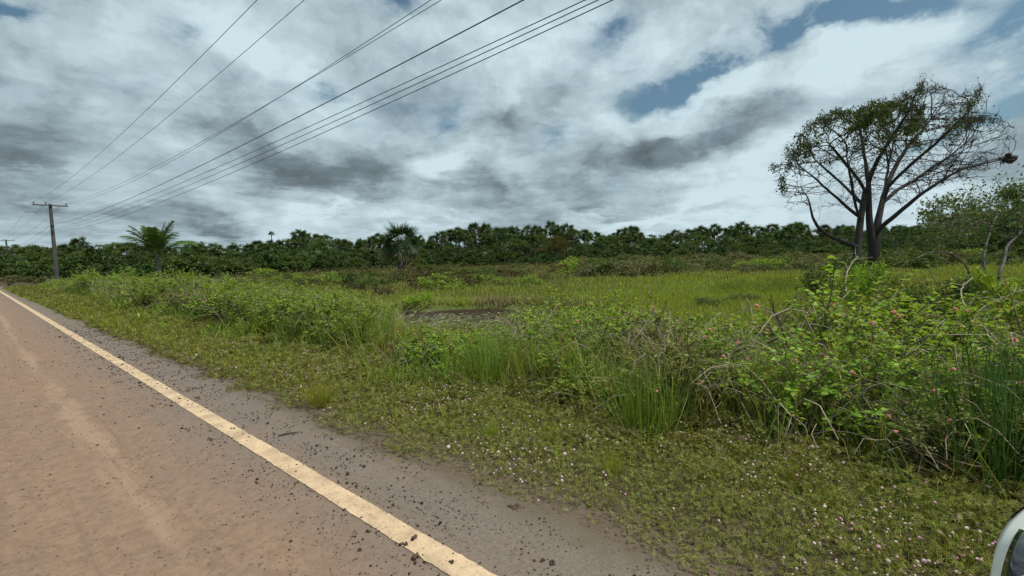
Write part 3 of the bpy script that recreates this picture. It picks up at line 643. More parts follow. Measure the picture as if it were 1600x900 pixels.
    for li, pts in enumerate(trunks + limbs):
        P = A_([T(*q) for q in pts]); n = len(P); L = np.linalg.norm(np.diff(P, axis=0), axis=1).sum(); f = np.linspace(0, n - 1, max(4, int(L / .2)))
        PP = np.stack([np.interp(f, np.arange(n), P[:, c]) for c in range(3)], -1)
        for _ in range(3): PP[1:-1] = (PP[:-2] + PP[1:-1] * 2 + PP[2:]) / 4
        PP[1:-1] += r.normal(0, .018, PP[1:-1].shape)
        s0 = len(nodes)
        for q, p in enumerate(PP):
            nodes.append(p)
            if q == 0 and li < 3: roots.append(s0)
            par.append(s0 + q - 1 if q else (-1 if li < 3 else int(np.argmin(np.linalg.norm(A_(nodes[:s0]) - p, axis=1)))))
            if li >= 3: FLOOR[s0 + q] = start_r[li - 3] * (1 - q / len(PP)) ** .8
        if li == 2: n_root = len(nodes)
    n_skel = len(nodes); ND = np.zeros((16000, 3)); ND[:n_skel] = A_(nodes); nn_ = n_skel
    best = np.full(len(AT), 1e9); bi = np.zeros(len(AT), int); alive = np.ones(len(AT), bool)
    def relax(i0, i1):
        for c0_ in range(i0, i1, 400):
            D = np.linalg.norm(AT[:, None] - ND[None, c0_:min(i1, c0_ + 400)], axis=2); m_ = D.argmin(1); dm = D[np.arange(len(AT)), m_]; k = dm < best; best[k] = dm[k]; bi[k] = m_[k] + c0_
    relax(0, nn_); STEP = .20; NCH = np.zeros(16000, int)
    for it in range(70):
        alive &= (best > .23) & (NCH[bi] < 3); a_ = alive & (best < 4.0)
        if not a_.any(): break
        ids, inv = np.unique(bi[a_], return_inverse=True); dv = _norm(AT[a_] - ND[bi[a_]]); acc = np.zeros((len(ids), 3)); np.add.at(acc, inv, dv); acc = _norm(acc)
        pxn = 1352 + (ND[ids] @ r0) / TD * FPX; sw = np.clip((pxn - 1370) / 80, 0, 1)[:, None]
        newp = ND[ids] + _norm(acc + sw * (r0 * .75 + A_([0, 0, .34])) + A_([0, 0, .05]) + r.normal(0, .13, acc.shape)) * STEP
        m_ = len(ids); NCH[ids] += 1
        if nn_ + m_ > 16000: break
        ND[nn_:nn_ + m_] = newp; par += [int(q) for q in ids]; o_ = nn_; nn_ += m_; relax(o_, nn_)
    ND = ND[:nn_]; par = np.array(par); ch = [[] for _ in range(nn_)]
    for q in range(nn_):
        if par[q] >= 0: ch[par[q]].append(q)
    R = np.zeros(nn_); order = list(range(nn_)); R2 = np.zeros(nn_)
    depth_ = np.zeros(nn_, int); seq = list(roots)
    for q in seq: seq.extend(ch[q])
    for q in seq[::-1]: R2[q] = max(R2[q], .0095 ** 2.25); R2[par[q]] += R2[q] if par[q] >= 0 else 0
    R = np.minimum(R2 ** (1 / 2.25), .16); ends = []
    for q, v in FLOOR.items(): R[q] = max(min(R[q], v * 1.3 + .02), v)
    heads = [c for q in seq for c in ch[q] if c >= n_root and (q < n_root or c != max(ch[q], key=lambda z: R2[z]))]
    for h_ in heads:
        chain = [par[h_]] if par[h_] >= 0 else []; q = h_
        while True:
            chain.append(q)
            if not ch[q]: break
            q = max(ch[q], key=lambda z: R2[z])
        rr = R[chain].copy()
        if par[h_] >= 0: rr[0] = rr[1]
        if len(chain) < 2: continue
        big_ = rr[min(1, len(rr) - 1)] > .055
        pts = ND[chain]
        if len(pts) > 3: pts = pts.copy(); pts[1:-1] = (pts[:-2] + pts[1:-1] * 2 + pts[2:]) / 4
        if big_: lb = MB(); tube(lb, pts, rr, 8); obj('limb', lb.mesh('limb', M['bark_dark'], True), root)
        else: tube(bm_ if rr[1] > .02 else tw, pts, rr, 5 if rr[1] > .02 else 3)
        ends.append(pts[-min(5, len(pts)):])
    obj('branch_canopy', bm_.mesh('branch_canopy', M['bark_dark']), root)
    # fine twigs splitting off the branch tips
    for pts in list(ends):
        for q in range(3):
            i0 = r.integers(max(0, len(pts) - 3), len(pts)); ax = _norm(pts[-1] - pts[0]); d = _norm(ax + _norm(r.normal(size=3)) * .8); L = r.uniform(.2, .5); tube(tw, [pts[i0], pts[i0] + d * L * .5 + r.normal(0, .02, 3), pts[i0] + d * L + A_([0, 0, .05])], [.008, .007, .004], 3)
    obj('twig_canopy', tw.mesh('twig_canopy', M['bark_dark']), root)
    # leaves: a broken layer over the upper left of the crown, thin elsewhere
    P, A = [], []
    for pts in ends:
        e = pts[-1] + base; px, py, _ = proj(e); px, py = px[0], py[0]
        bnd = np.interp(px, [1205, 1240, 1290, 1350, 1400, 1445], [305, 240, 200, 182, 182, 185])
        top = math.exp(-max(0, py - bnd - 14 - 14 * sn(e[0], e[1], 1.9, 46)) / 17.0) if px < 1445 else 0.0
        if px > 1395 and py < 165: top *= .12
        rgt = math.exp(-((px - 1515) / 34) ** 2 - ((py - (168 - (px - 1515) * .75)) / 30) ** 2)
        patch = np.clip(.62 + 1.2 * sn(e[0] - e[1], e[2] * 1.4, 2.4, 40), 0.04, 1.3)
        if px < 1300: top *= .62 * (sn(e[0], e[2], 1.3, 45) > -.25)
        k = r.poisson((.03 + top * 3.2 * patch ** 1.5 + rgt * .9 * patch) * 11)
        if k: P.append(pts[0] + (pts[-1] - pts[0]) * r.random((k, 1)) * 1.2 + r.normal(0, .12, (k, 3))); A.append(rand_dir(k, -.1, r) + _norm(pts[-1] - pts[0])[None] * .5)
    P = np.concatenate(P); A = np.concatenate(A); k = len(P)
    scatter(cm, LEAF, P, A, rand_dir(k, .8, r), .135 * r.uniform(.6, 1.3, k))
    obj('crown', cm.mesh('crown', M['leaf_bare_tree']), root)
    print('bare tree: nodes', nn_, 'ends', len(ends), 'leaves', k)
    # nest on the outermost twig
    nm = MB(); pos = W(1577, 248, TD - 2.8); rr = np.random.default_rng(3)
    for q in range(9): scatter(nm, lump(q), [rr.normal(0, .10, 3)], [A_([0, 1, .1])], [A_([0, 0, 1])], [.17 * rr.uniform(.7, 1.2)])
    for q in range(60):
        d = rand_dir(1, -.2, rr)[0]; tube(nm, [d * .12, d * .22 + rr.normal(0, .03, 3), d * .36 + rr.normal(0, .06, 3)], [.008, .006, .003], 3)
    n_ = obj('nest', nm.mesh('nest', M['nest'])); n_.location = tuple(pos); tag(n_, 'dark ragged nest clump hanging at the tip of the lowest long branch', 'nest')
big_tree()

# ---- the small pale-barked tree at the right
def small_tree():
    r = np.random.default_rng(33); D = 17.0; c0 = W(1545, 400, D); zb = float(H(c0[0], c0[1])); base = A_([c0[0], c0[1], zb]); root = empty('pale_barked_tree', base)
    tag(root, 'small crooked tree with pale grey bark and thin leaves at the edge of the grass', 'tree')
    def T(px, py, off=0.0): return W(px, py, D + off) - base
    br, tw, cm = MB(), MB(), MB(); ends = []
    stems = [([(1538, 500, 0), (1540, 440, 0), (1536, 405, 0), (1541, 380, .1), (1548, 360, .2), (1546, 350, .2)], .085),
             ([(1562, 500, .4), (1560, 430, .4), (1570, 405, .5), (1572, 385, .6), (1590, 368, .8), (1606, 350, 1.0), (1622, 335, 1.2)], .085),
             ([(1520, 500, -.4), (1518, 440, -.5), (1510, 415, -.6), (1494, 400, -.8), (1470, 392, -1), (1448, 396, -1.2), (1430, 404, -1.4)], .055)]
    limbs = [([(1546, 352, .2), (1525, 342, .2), (1505, 330, -.4), (1488, 324, -.8), (1468, 318, -1.2)], .045), ([(1546, 352, .2), (1560, 335, .5), (1566, 322, .8), (1560, 312, 1.0)], .045),
             ([(1540, 382, .1), (1520, 370, -.6), (1500, 360, -1.2), (1478, 350, -1.6)], .04), ([(1590, 368, .8), (1590, 340, .2), (1584, 324, -.4), (1582, 314, -.8)], .04),
             ([(1546, 358, .2), (1575, 345, -.6), (1600, 330, -1.2), (1630, 322, -1.8)], .04), ([(1541, 380, .1), (1515, 384, .8), (1490, 378, 1.4), (1462, 372, 2.0)], .03),
             ([(1606, 350, 1), (1630, 326, .6), (1650, 312, .4)], .04), ([(1548, 360, .2), (1530, 335, 1.5), (1510, 325, 2.2)], .035)]
    def grow(p, d, L, rad, lv):
        n = 4; pts = [p]; dd = d.copy()
        for q in range(n): dd = _norm(dd + r.normal(0, .28, 3) + A_([0, 0, .04])); pts.append(pts[-1] + dd * L / n)
        pts = A_(pts); tube(br if lv == 0 else tw, pts, np.linspace(rad, rad * .4, n + 1), 4 if lv == 0 else 3)
        if lv < 2:
            for q in range([6, 4][lv]):
                i0 = r.integers(1, n + 1); grow(pts[i0], _norm((pts[min(n, i0)] - pts[i0 - 1]) / L * n + _norm(r.normal(size=3)) * .9), L * r.uniform(.4, .65), max(.005, rad * .5), lv + 1)
        else: ends.append(pts)
    for k_, (pts, rad) in enumerate(stems + limbs):
        P = A_([T(*q) for q in pts]); n = len(P); f = np.linspace(0, n - 1, n * 3 - 2); PP = np.stack([np.interp(f, np.arange(n), P[:, c]) for c in range(3)], -1); PP[1:-1] = (PP[:-2] + PP[1:-1] * 2 + PP[2:]) / 4
        sm = MB(); tube(sm, PP, .75 * np.linspace(rad, rad * .4, len(PP)), 7); obj('trunk' if k_ < 3 else 'limb', sm.mesh('trunk', M['bark_pale'], True), root)
        if k_ == 2: continue
        for q in range(9 if k_ >= 3 else 5):
            i0 = r.integers(len(PP) // (2 if k_ >= 3 else 1) - (1 if k_ < 3 else 0), len(PP)) if k_ >= 3 else len(PP) - 2
            grow(PP[min(i0, len(PP) - 1)], _norm(_norm(r.normal(size=3)) + A_([0, 0, .35])), r.uniform(.40, .85), .014, 0)
    obj('branch_canopy', br.mesh('branch_canopy', M['bark_pale']), root); obj('twig_canopy', tw.mesh('twig_canopy', M['twig']), root)
    P = [];
    for pts in ends:
        k = r.poisson(4.6 * np.clip(.45 + 1.7 * sn(pts[-1][0], pts[-1][2] * 2.2, 1.3, 41), .03, 1.7)); P.append(pts[-1] + r.normal(0, .13, (k, 3)) * [1, 1, .7])
    P = np.concatenate(P); k = len(P); scatter(cm, LEAF, P, rand_dir(k, -.1, r), rand_dir(k, .8, r), .11 * r.uniform(.6, 1.3, k)); obj('crown', cm.mesh('crown', M['leaf_small_tree']), root)
small_tree()

# ------------------------------------------------------------------ utility poles and cables
POLE_D, POLE_S, SPAN = 5.8, 64.8, 80.0
POLE_Z = float(H(POLE_D, POLE_S))
def pole(s, label):
    root = empty('utility_pole', (POLE_D, s, float(H(POLE_D, s)))); tag(root, label, 'utility pole', 'utility poles along the verge'); hz = 8.2 - POLE_Z
    mb = MB(); tube(mb, [(0, 0, -.4), (0, 0, 3), (0, 0, hz - .05)], [.19, .165, .125], 12, cap=True); obj('shaft', mb.mesh('shaft', M['pole'], True), root)
    mb = MB(); box(mb, (0, -.19, hz - .22), (2.5, .10, .12), 0, .012); obj('crossarm', mb.mesh('crossarm', M['pole_wood']), root)
    for x in (-1.15, -.32, 1.15):
        mb = MB(); tube(mb, [(x, -.19, hz - .16), (x, -.19, hz - .08), (x, -.19, hz - .07), (x, -.19, hz - .02), (x, -.19, hz), (x, -.19, hz + .08)], [.016, .016, .075, .075, .045, .03], 10, cap=True); obj('insulator', mb.mesh('insulator', M['porcelain'], True), root)
    for sg in (-1, 1):
        mb = MB(); tube(mb, [(sg * .15, -.19, hz - .75), (sg * .62, -.22, hz - .28)], [.018, .018], 4); obj('brace', mb.mesh('brace', M['steel']), root)
    for z in (6.0, 5.55, 5.3):
        mb = MB(); box(mb, (-.02, -.2, z - POLE_Z), (.10, .16, .14), 0, .01); obj('cable_clamp', mb.mesh('cable_clamp', M['porcelain']), root)
pole(POLE_S, 'nearer weathered utility pole with crossarm and insulators standing in the verge grass')
pole(POLE_S + SPAN, 'farther utility pole half hidden among the trees by the road end')
HZ = 8.2
CABLES = [  # d, z at pole, points on the photograph, label
    (4.65, HZ + .06, [(400, 0), (250, 155), (150, 240)], 'steepest overhead wire, from the road end of the crossarm'),
    (5.48, HZ + .06, [(473, 0), (300, 155), (150, 265)], 'overhead wire from the middle insulator of the crossarm'),
    (6.95, HZ + .06, [(690, 0), (500, 112), (300, 232)], 'overhead wire from the field end of the crossarm'),
    (6.62, HZ - .10, [(671, 0), (500, 112.5), (300, 233)], 'thin overhead wire running just beside the field-end wire'),
    (5.66, 6.0, [(815, 0), (500, 166), (250, 288)], 'thick low cable, uppermost of the four strung below the crossarm'),
    (5.68, 5.55, [(918, 0), (500, 184), (280, 294)], 'low cable second from the top of the four below the crossarm'),
    (5.72, 5.45, [(937, 0), (500, 194), (280, 302)], 'low cable third from the top of the four below the crossarm'),
    (5.74, 5.30, [(957, 0), (500, 206), (280, 308)], 'lowest cable of the four strung below the crossarm')]
for q, (d, zp, pts, lab) in enumerate(CABLES):
    S, Z, Wt = [POLE_S], [zp], [3.0]
    for k_, (px, py) in enumerate(pts):
        rr = ray(px, py); t_ = d / rr[0]; S.append(rr[1] * t_); Z.append(CAM_Z + rr[2] * t_); Wt.append([3, 2, 1.0][k_])
    co = np.polyfit(S, Z, 2, w=Wt)
    print('cable', q, [round(x, 2) for x in S], [round(x, 2) for x in Z], co)
    ss = np.concatenate([np.linspace(-28, 20, 60), np.linspace(21, POLE_S, 60)]); z = np.polyval(co, ss)
    z = z + (zp - np.polyval(co, POLE_S)) * sstep(ss, 20, POLE_S)
    s2 = np.linspace(POLE_S, POLE_S + SPAN, 30)[1:]; z2 = zp - .5 * (1 - ((s2 - POLE_S - SPAN / 2) / (SPAN / 2)) ** 2)
    rad = .0105 if q in (4,) else .0072
    mb = MB(); P = np.stack([np.full(len(ss) + len(s2), d), np.concatenate([ss, s2]), np.concatenate([z, z2])], -1)
    P[:, 1] -= .19 if q < 3 else .28
    tube(mb, P, rad, 5); tag(obj('power_cable', mb.mesh('power_cable', M['wire'])), lab, 'cable', 'overhead cables between the poles')

# ------------------------------------------------------------------ roadside shrubs
STX = [-100, 60, 100, 150, 200, 250, 300, 330, 380, 450, 500, 550, 595, 630, 655, 700, 760, 790, 810, 850, 900, 950, 1000, 1060, 1100, 1150, 1180, 1230, 1300, 1350, 1400, 1450, 1500, 1560, 1650]
STY = [432, 436, 430, 418, 425, 428, 428, 436, 438, 448, 452, 460, 470, 494, 507, 513, 512, 502, 486, 472, 462, 472, 480, 488, 500, 508, 482, 466, 446, 436, 452, 462, 474, 484, 480]
def strip_top(d, s):
    x, y, w = proj(A_([d, s, 0.0])); yt = np.interp(x[0], STX, STY); return x[0], CAM_Z - (yt - horizon(x[0])) / FPX * w[0]
def lantana(seed, leafmat_, nstem=24, leaf=.068, flowers=14, dry=14):
    """normalised shrub about 1 m tall, 1.1 m across: stems, foliage, blossoms"""
    r = np.random.default_rng(seed); sm, fm, bm_ = MB(), MB(), MB(); P, A, fl = [], [], []
    for q in range(nstem):
        a = r.uniform(0, 2 * PI); out = r.uniform(.15, .75); hh = r.uniform(.6, 1.05); b0 = A_([r.normal(0, .1), r.normal(0, .1), -.05]); e = A_([math.cos(a) * out, math.sin(a) * out, hh * (1 - .28 * out)])
        t_ = np.linspace(0, 1, 7)[:, None]; mid = b0 * .3 + e * .7 + A_([0, 0, .18]); pts = (1 - t_) ** 2 * b0 + 2 * t_ * (1 - t_) * (b0 * .4 + A_([e[0] * .25, e[1] * .25, hh * .7])) + t_ ** 2 * e + r.normal(0, .018, (7, 3))
        tube(sm, pts, np.linspace(.011, .004, 7), 4)
        tw = [pts[2:]]
        for k in range(6):
            i0 = r.integers(2, 7); d = _norm(_norm(r.normal(size=3)) + A_([math.cos(a) * .5, math.sin(a) * .5, .35])); L = r.uniform(.16, .36); tp_ = A_([pts[i0], pts[i0] + d * L * .5, pts[i0] + d * L + A_([0, 0, -.02])]); tube(sm, tp_, [.005, .004, .0025], 3); tw.append(tp_)
        for tp_ in tw:
            n = 9; f = np.linspace(.25, 1.0, n); i_ = f * (len(tp_) - 1); pp_ = np.stack([np.interp(i_, np.arange(len(tp_)), tp_[:, c]) for c in range(3)], -1)
            for sg in (-1, 1):
                ang = r.uniform(0, 2 * PI, n); dv = np.stack([np.cos(ang), np.sin(ang), r.uniform(-.35, .45, n)], -1); P.append(pp_ + r.normal(0, .008, pp_.shape)); A.append(dv)
            if r.random() < flowers / (nstem * 6): fl.append(tp_[-1] + A_([0, 0, .015]))
    P = np.concatenate(P); A = np.concatenate(A); k = len(P); keep = r.random(k) < np.clip(.35 + P[:, 2] * 1.0, 0, 1); P, A = P[keep], A[keep]; k = len(P)
    scatter(fm, LEAF, P, A, rand_dir(k, 1.2, r), leaf * r.uniform(.4, 1.15, k))
    for q in range(dry):
        a = r.uniform(0, 2 * PI); L = r.uniform(.5, 1.0); b0 = A_([r.normal(0, .2), r.normal(0, .2), r.uniform(0, .25)]); h = A_([math.cos(a), math.sin(a), 0]); t_ = np.linspace(0, 1, 7)[:, None]
        pts = b0 + h * t_ * L + A_([0, 0, 1]) * (np.sin(t_ * PI * .75) * r.uniform(.25, .8)) + r.normal(0, .02, (7, 3)); tube(sm, pts, np.linspace(.007, .003, 7), 3, 1)
    for p_ in fl:
        n = 11; off = _norm(r.normal(size=(n, 3)) + A_([0, 0, .6])) * .014; scatter(bm_, ICO, p_ + off, rand_dir(n, 0, r), rand_dir(n, 1, r), .0085 * r.uniform(.8, 1.2, n))
    out = [sm.mesh('stems', [M['twig'], M['dead_twig']]), fm.mesh('foliage', M[leafmat_])]
    if fl: out.append(bm_.mesh('blossoms', M['blossom']))
    return out
LANT = [lantana(500 + q, 'leaf_shrub', 28 + 2 * q, .060, 11) for q in range(4)] + [lantana(510 + q, 'leaf_shrub_dull', 22, .046, 4, 22) for q in range(2)]
DULL = [lantana(520 + q, 'leaf_lime', 22, .06, 0, 4) for q in range(3)]
STRIP_LM = [(330, 'beyond the far bright shrubs'), (480, 'among the bright shrubs near the feather palm'), (620, 'beyond the small roadside grass tuft'), (830, 'before the pond'), (960, 'where the pond ends'),
            (1120, 'in front of the bright grass field'), (1260, 'short of the big bare tree'), (1420, 'below the big bare tree'), (9999, 'below the small pale-barked tree')]
shr_items = []
r_ = np.random.default_rng(61); placed = []
def try_place(d, s, mind):
    for (a, b_, m_) in placed:
        if (a - d) ** 2 + (b_ - s) ** 2 < (mind) ** 2: return False
    placed.append((d, s, mind)); return True
for att in range(2600):
    s = r_.uniform(-3.0, 16) if att < 1500 else r_.uniform(10, 42); d = r_.uniform(4.35, 9.8)
    x, zt = strip_top(d, s); 
    if not (-60 < x < 1720) : continue
    if 590 < x < 790 and not (d < 6.2 and r_.random() < .12): continue
    if 330 < x < 590 and r_.random() < .5: continue
    zb = float(H(d, s)); hh = (zt - zb) * r_.uniform(.72, 1.04)
    dist = math.hypot(d, s)
    if d < 5.3 and x > 780: hh = min(hh, r_.uniform(.5, 1.1))
    if hh < .38 or hh > 2.6: continue
    hh = min(hh, 1.75)
    if not try_place(d, s, (.48 if x > 1000 else .42) * hh + .20 + .012 * dist): continue
    lime = x < 640 and r_.random() < .7
    k = r_.integers(len(DULL)) if lime else (r_.integers(4) if r_.random() < .74 else 4 + r_.integers(2)); me = (DULL if lime else LANT)[k]
    o = plant('lantana_shrub' if not lime else 'green_shrub', me, (d, s, zb), (hh * r_.uniform(.85, 1.15) + .1, hh), r_.uniform(0, 6), 'shrubs along the verge', 'shrub', ('stems', 'foliage', 'blossoms'))
    shr_items.append((o, x, lime))
give_labels([(o, x) for o, x, l in shr_items if not l], 'leafy pink-flowered shrub {}', STRIP_LM)
give_labels([(o, x) for o, x, l in shr_items if l], 'yellow-green shrub {}', STRIP_LM)
print('shrubs', len(shr_items))

# bushes further out: (px, depth, height, width, material, label)
def one_bush(name, px, dep, hh, ww, mt_, label, seed, n=2600, leaf=.07):
    p = W(px, 400, dep); o = obj(name, bush_mesh(seed, mt_, n, leaf, 1, 1, 34), None, (p[0], p[1], float(H(p[0], p[1])) - .05)); o.scale = (ww, ww, hh); o.rotation_euler.z = seed
    return tag(o, label, 'bush')
one_bush('round_bush', 148, 38, 2.0, 2.0, 'leaf_small_tree', 'rounded green bush beside the nearer utility pole', 701, 3200, .06)
one_bush('olive_bush', 250, 36, 1.7, 2.6, 'leaf_olive', 'olive bush below the feather palm', 702, 3200, .06)
one_bush('olive_bush', 330, 33, 1.65, 2.6, 'leaf_olive', 'wide grey-olive bush just past the feather palm', 703, 3200, .06)
one_bush('dark_bush', 545, 36, 1.5, .7, 'leaf_forest', 'small dark bush standing alone in the scrub near the lone fan palm', 704)
one_bush('dark_bush', 655, 23, .75, 1.2, 'leaf_shrub', 'dark green bush growing on the far bank of the pond', 705)
one_bush('marsh_bush', 1110, 19.5, .50, .9, 'leaf_small_tree', 'low dark marsh bush standing in the bright grass', 706)
one_bush('marsh_bush', 1165, 21.5, .45, .8, 'leaf_small_tree', 'smaller dark marsh bush at the grass edge below the big bare tree', 707)
one_bush('leafy_bush', 1310, 20, 2.0, 1.5, 'leaf_small_tree', 'grey-green leafy bush in front of the big bare tree trunks', 708, 3200, .07)
one_bush('leafy_bush', 1362, 17, 1.9, 1.0, 'leaf_shrub', 'bright leafy bush hiding the foot of the big bare tree', 709, 3000, .08)
one_bush('leafy_bush', 1475, 12.5, 1.5, 1.2, 'leaf_small_tree', 'leafy bush at the foot of the small pale-barked tree', 711, 3000, .075)
one_bush('leafy_bush', 1580, 13, 1.7, 1.2, 'leaf_shrub', 'bright leafy bush hiding the lower stems of the small pale-barked tree', 712, 3000, .075)
one_bush('leafy_bush', 1420, 14.5, 1.5, 1.1, 'leaf_shrub_dull', 'dull green bush between the big bare tree and the small pale-barked tree', 713, 3000, .065)
BUSH = {k: [bush_mesh(720 + 10 * i_ + q, k, 1300, .10, 1, 1, 22) for q in range(3)] for i_, k in enumerate(('leaf_brown', 'leaf_olive', 'leaf_lime', 'leaf_forest_light'))}
FLM = [(330, 'beyond the roadside shrubs'), (470, 'past the feather palm'), (600, 'short of the lone fan palm'), (700, 'around the lone fan palm'), (835, 'beyond the pond'), (960, 'before the round olive tree'), (1120, 'behind the bright grass field'), (1250, 'at the far end of the bright grass'), (9999, 'around the big bare tree')]
fb = {}
for q in range(620):
    px = r_.uniform(-20, 1640); y_ = r_.uniform(4.5, 30) if q < 300 else r_.uniform(18, 60); dep = (CAM_Z - FIELD) * FPX / (y_ + 6)
    if q % 5 < 2: px = r_.uniform(890, 1330); dep = r_.uniform(46, 112)
    elif q % 5 == 2: px = r_.uniform(430, 900); dep = r_.uniform(29, 60)
    if px < 330 and dep < 44: continue
    if 880 < px < 1300 and 20 < dep < 46: continue
    if sum(len(v) for v in fb.values()) >= 298: break
    if dep < 26 or (px > 1250 and dep < 45) or (600 < px < 800 and dep < 34): continue
    p = W(px, 400, dep); k = r_.random()
    kind = 'leaf_brown' if (470 < px < 900 and k < .55) else ('leaf_olive' if k < .55 else ('leaf_lime' if k < .75 else 'leaf_forest_light'))
    hh = r_.uniform(.6, 1.5) * (1.3 if px > 880 else 1) * (1.25 if dep > 75 else 1); o = obj('scrub_bush', BUSH[kind][r_.integers(3)], None, (p[0], p[1], float(H(p[0], p[1])) - .05)); ww = hh * r_.uniform(1.1, 1.9); o.scale = (ww, ww, hh); o.rotation_euler.z = r_.uniform(0, 6)
    tag(o, cat='bush', group='scrub bushes of the open field'); fb.setdefault(kind, []).append((o, px))
for kind, nm in (('leaf_brown', 'brownish'), ('leaf_olive', 'olive'), ('leaf_lime', 'yellow-green'), ('leaf_forest_light', 'dark green')): give_labels(fb.get(kind, []), nm + ' scrub bush {}', FLM)

# ------------------------------------------------------------------ grass tussocks
def tussock(seed, matname, n=150, spread=.16, w=.008):
    r = np.random.default_rng(seed); mb = MB(); a = r.uniform(0, 2 * PI, n); rr = spread * np.sqrt(r.random(n)); P = np.stack([np.cos(a) * rr, np.sin(a) * rr, -.02 + 0 * a], -1)
    out = r.uniform(.08, 1.0, n) ** 1.3 * 1.1; a2 = a + r.normal(0, .5, n); A = np.stack([np.cos(a2) * out, np.sin(a2) * out, np.ones(n)], -1); N = -np.stack([np.cos(a2), np.sin(a2), 0 * a], -1) + r.normal(0, .25, (n, 3)); N = -N
    L = r.uniform(.55, 1.08, n)
    for q in range(3):
        i_ = np.arange(n) % 3 == q; scatter(mb, BLADES[q], P[i_], A[i_], -N[i_] * -1, np.stack([w * r.uniform(.7, 1.3, i_.sum()), L[i_], L[i_]], -1))
    n2 = 60; a = r.uniform(0, 2 * PI, n2); A = np.stack([np.cos(a), np.sin(a), r.uniform(.1, 1.2, n2)], -1); L = r.uniform(.3, .8, n2); scatter(mb, BLADES[2], np.stack([np.cos(a) * .12, np.sin(a) * .12, 0 * a], -1), A, np.stack([-np.sin(a), np.cos(a), .3 + 0 * a], -1), np.stack([w + 0 * L, L, L], -1), 1)
    return mb.mesh('grass_tussock', [M[matname], M['grass_dry']])
TUS = [tussock(800 + q, ('grass_deep', 'grass', 'grass_lime')[q % 3], 300, .19 + .03 * q) for q in range(6)] + [tussock(810, 'reed', 420, .26, .008)]
tl = [(1010, 690, .95, 0, 'tall tussock of bright grass standing alone at the verge edge'), (762, 608, .92, 0, 'dark tall tussock at the verge edge in front of the pond'), (880, 612, .85, 1, 'tall tussock beside the foot of the pond shrubs'),
      (500, 636, .38, 2, 'small bright grass tuft on the dirt edge by the asphalt'), (1562, 770, 1.2, 6, 'very tall dark reed tussock near the white car'), (1592, 745, 1.25, 6, 'tall dark reed tussock behind the one by the car'),
      (1150, 650, .6, 3, 'dark tussock below the shrubs short of the bare tree'), (1195, 640, .65, 0, 'tussock under the thorny stems short of the bare tree'), (620, 560, .7, 1, 'grass tussock beside the dry brush before the pond'), (560, 545, .7, 4, 'grass tussock before the dry brush heap'),
      (450, 520, .75, 0, 'deep green tussock beside the dry brush heap'), (690, 575, .75, 4, 'pale tussock between dry brush and dark tussock'), (940, 640, .6, 1, 'tussock left of the lone bright tussock'), (1060, 660, .6, 3, 'tussock just past the lone bright tussock'),
      (1400, 735, .45, 0, 'spiky tussock beneath the shrubs near the car'), (655, 560, .8, 2, 'bright grass tussock before the pond'), (820, 600, .7, 1, 'tussock between the two dark pond tussocks'),
      (1290, 800, .22, 2, 'small grass tuft among the pink flower heads'), (960, 745, .2, 5, 'little tuft on the flowery mat below the lone tussock'), (770, 690, .22, 2, 'little bright tuft on the flowery mat below the dark tussock'), (865, 690, .2, 5, 'thin bright tuft on the flowery mat'),
      (1240, 760, .25, 5, 'thin tuft on the flowery mat below the shrubs'), (1445, 820, .2, 2, 'thin bright tuft on the flowery mat by the car')]
for px, py, hh, k, lab in tl:
    p = G_(px, py, -.14); zb = float(H(p[0], p[1])); p = G_(px, py, zb); o = obj('grass_tussock', TUS[k], None, (p[0], p[1], float(H(p[0], p[1])))); o.scale = (hh * .95, hh * .95, hh); o.rotation_euler.z = px; tag(o, lab, 'grass tussock', 'grass tussocks on the verge')

# ------------------------------------------------------------------ scattered vegetation (stuff)
def in_view(P, mx=120, my=200):
    x, y, w = proj(P); return (w > .3) & (x > -mx) & (x < 1600 + mx) & (y < 900 + my)
# low sensitive-plant mat on the verge
def sample_strip(n, dlo, dhi, smax, power=1.15):
    s = (rng.random(n * 3) ** 2.3) * (smax + 2.5) - 2.5; d = rng.uniform(dlo, dhi, n * 3); P = np.stack([d, s, 0 * d], -1); k = in_view(P); return d[k][:n], s[k][:n]
mb = MB(); d, s = sample_strip(300000, 2.0, 6.4, 60)
e = edge_d(s) + .02 + .16 * sn(d, s, 1.1, 12); dens = sstep(d - e, -.15, .42); clump = .5 + .5 * sn(d, s, .55, 13); far = sstep(s, 6, 25)
keep = rng.random(len(d)) < np.clip(dens * (.38 + .95 * clump) + far * dens, 0, 1); d, s = d[keep], s[keep]
dist = np.hypot(d, s); z0 = H(d, s); hgt = (.03 + .24 * sstep(d - edge_d(s), .2, 2.0) * (.45 + .55 * np.clip(.5 + .6 * sn(d, s, .8, 14), 0, 1)))
n = len(d); P = np.stack([d, s, z0 + hgt * rng.random(n) ** .7 + .004], -1)
sz = np.clip(.019 * dist ** .75, .042, .30) * rng.uniform(.6, 1.3, n)
A = rand_dir(n, .15); A[:, 2] *= .55; scatter(mb, PINNA, P, A, rand_dir(n, 1.4), np.stack([sz * .8, sz, sz], -1))
tag(obj('ground_cover', mb.mesh('ground_cover', M['cover'])), 'low olive mat of fine-leaved creeping weeds along the asphalt', 'ground cover', kind='stuff'); print('cover', n)
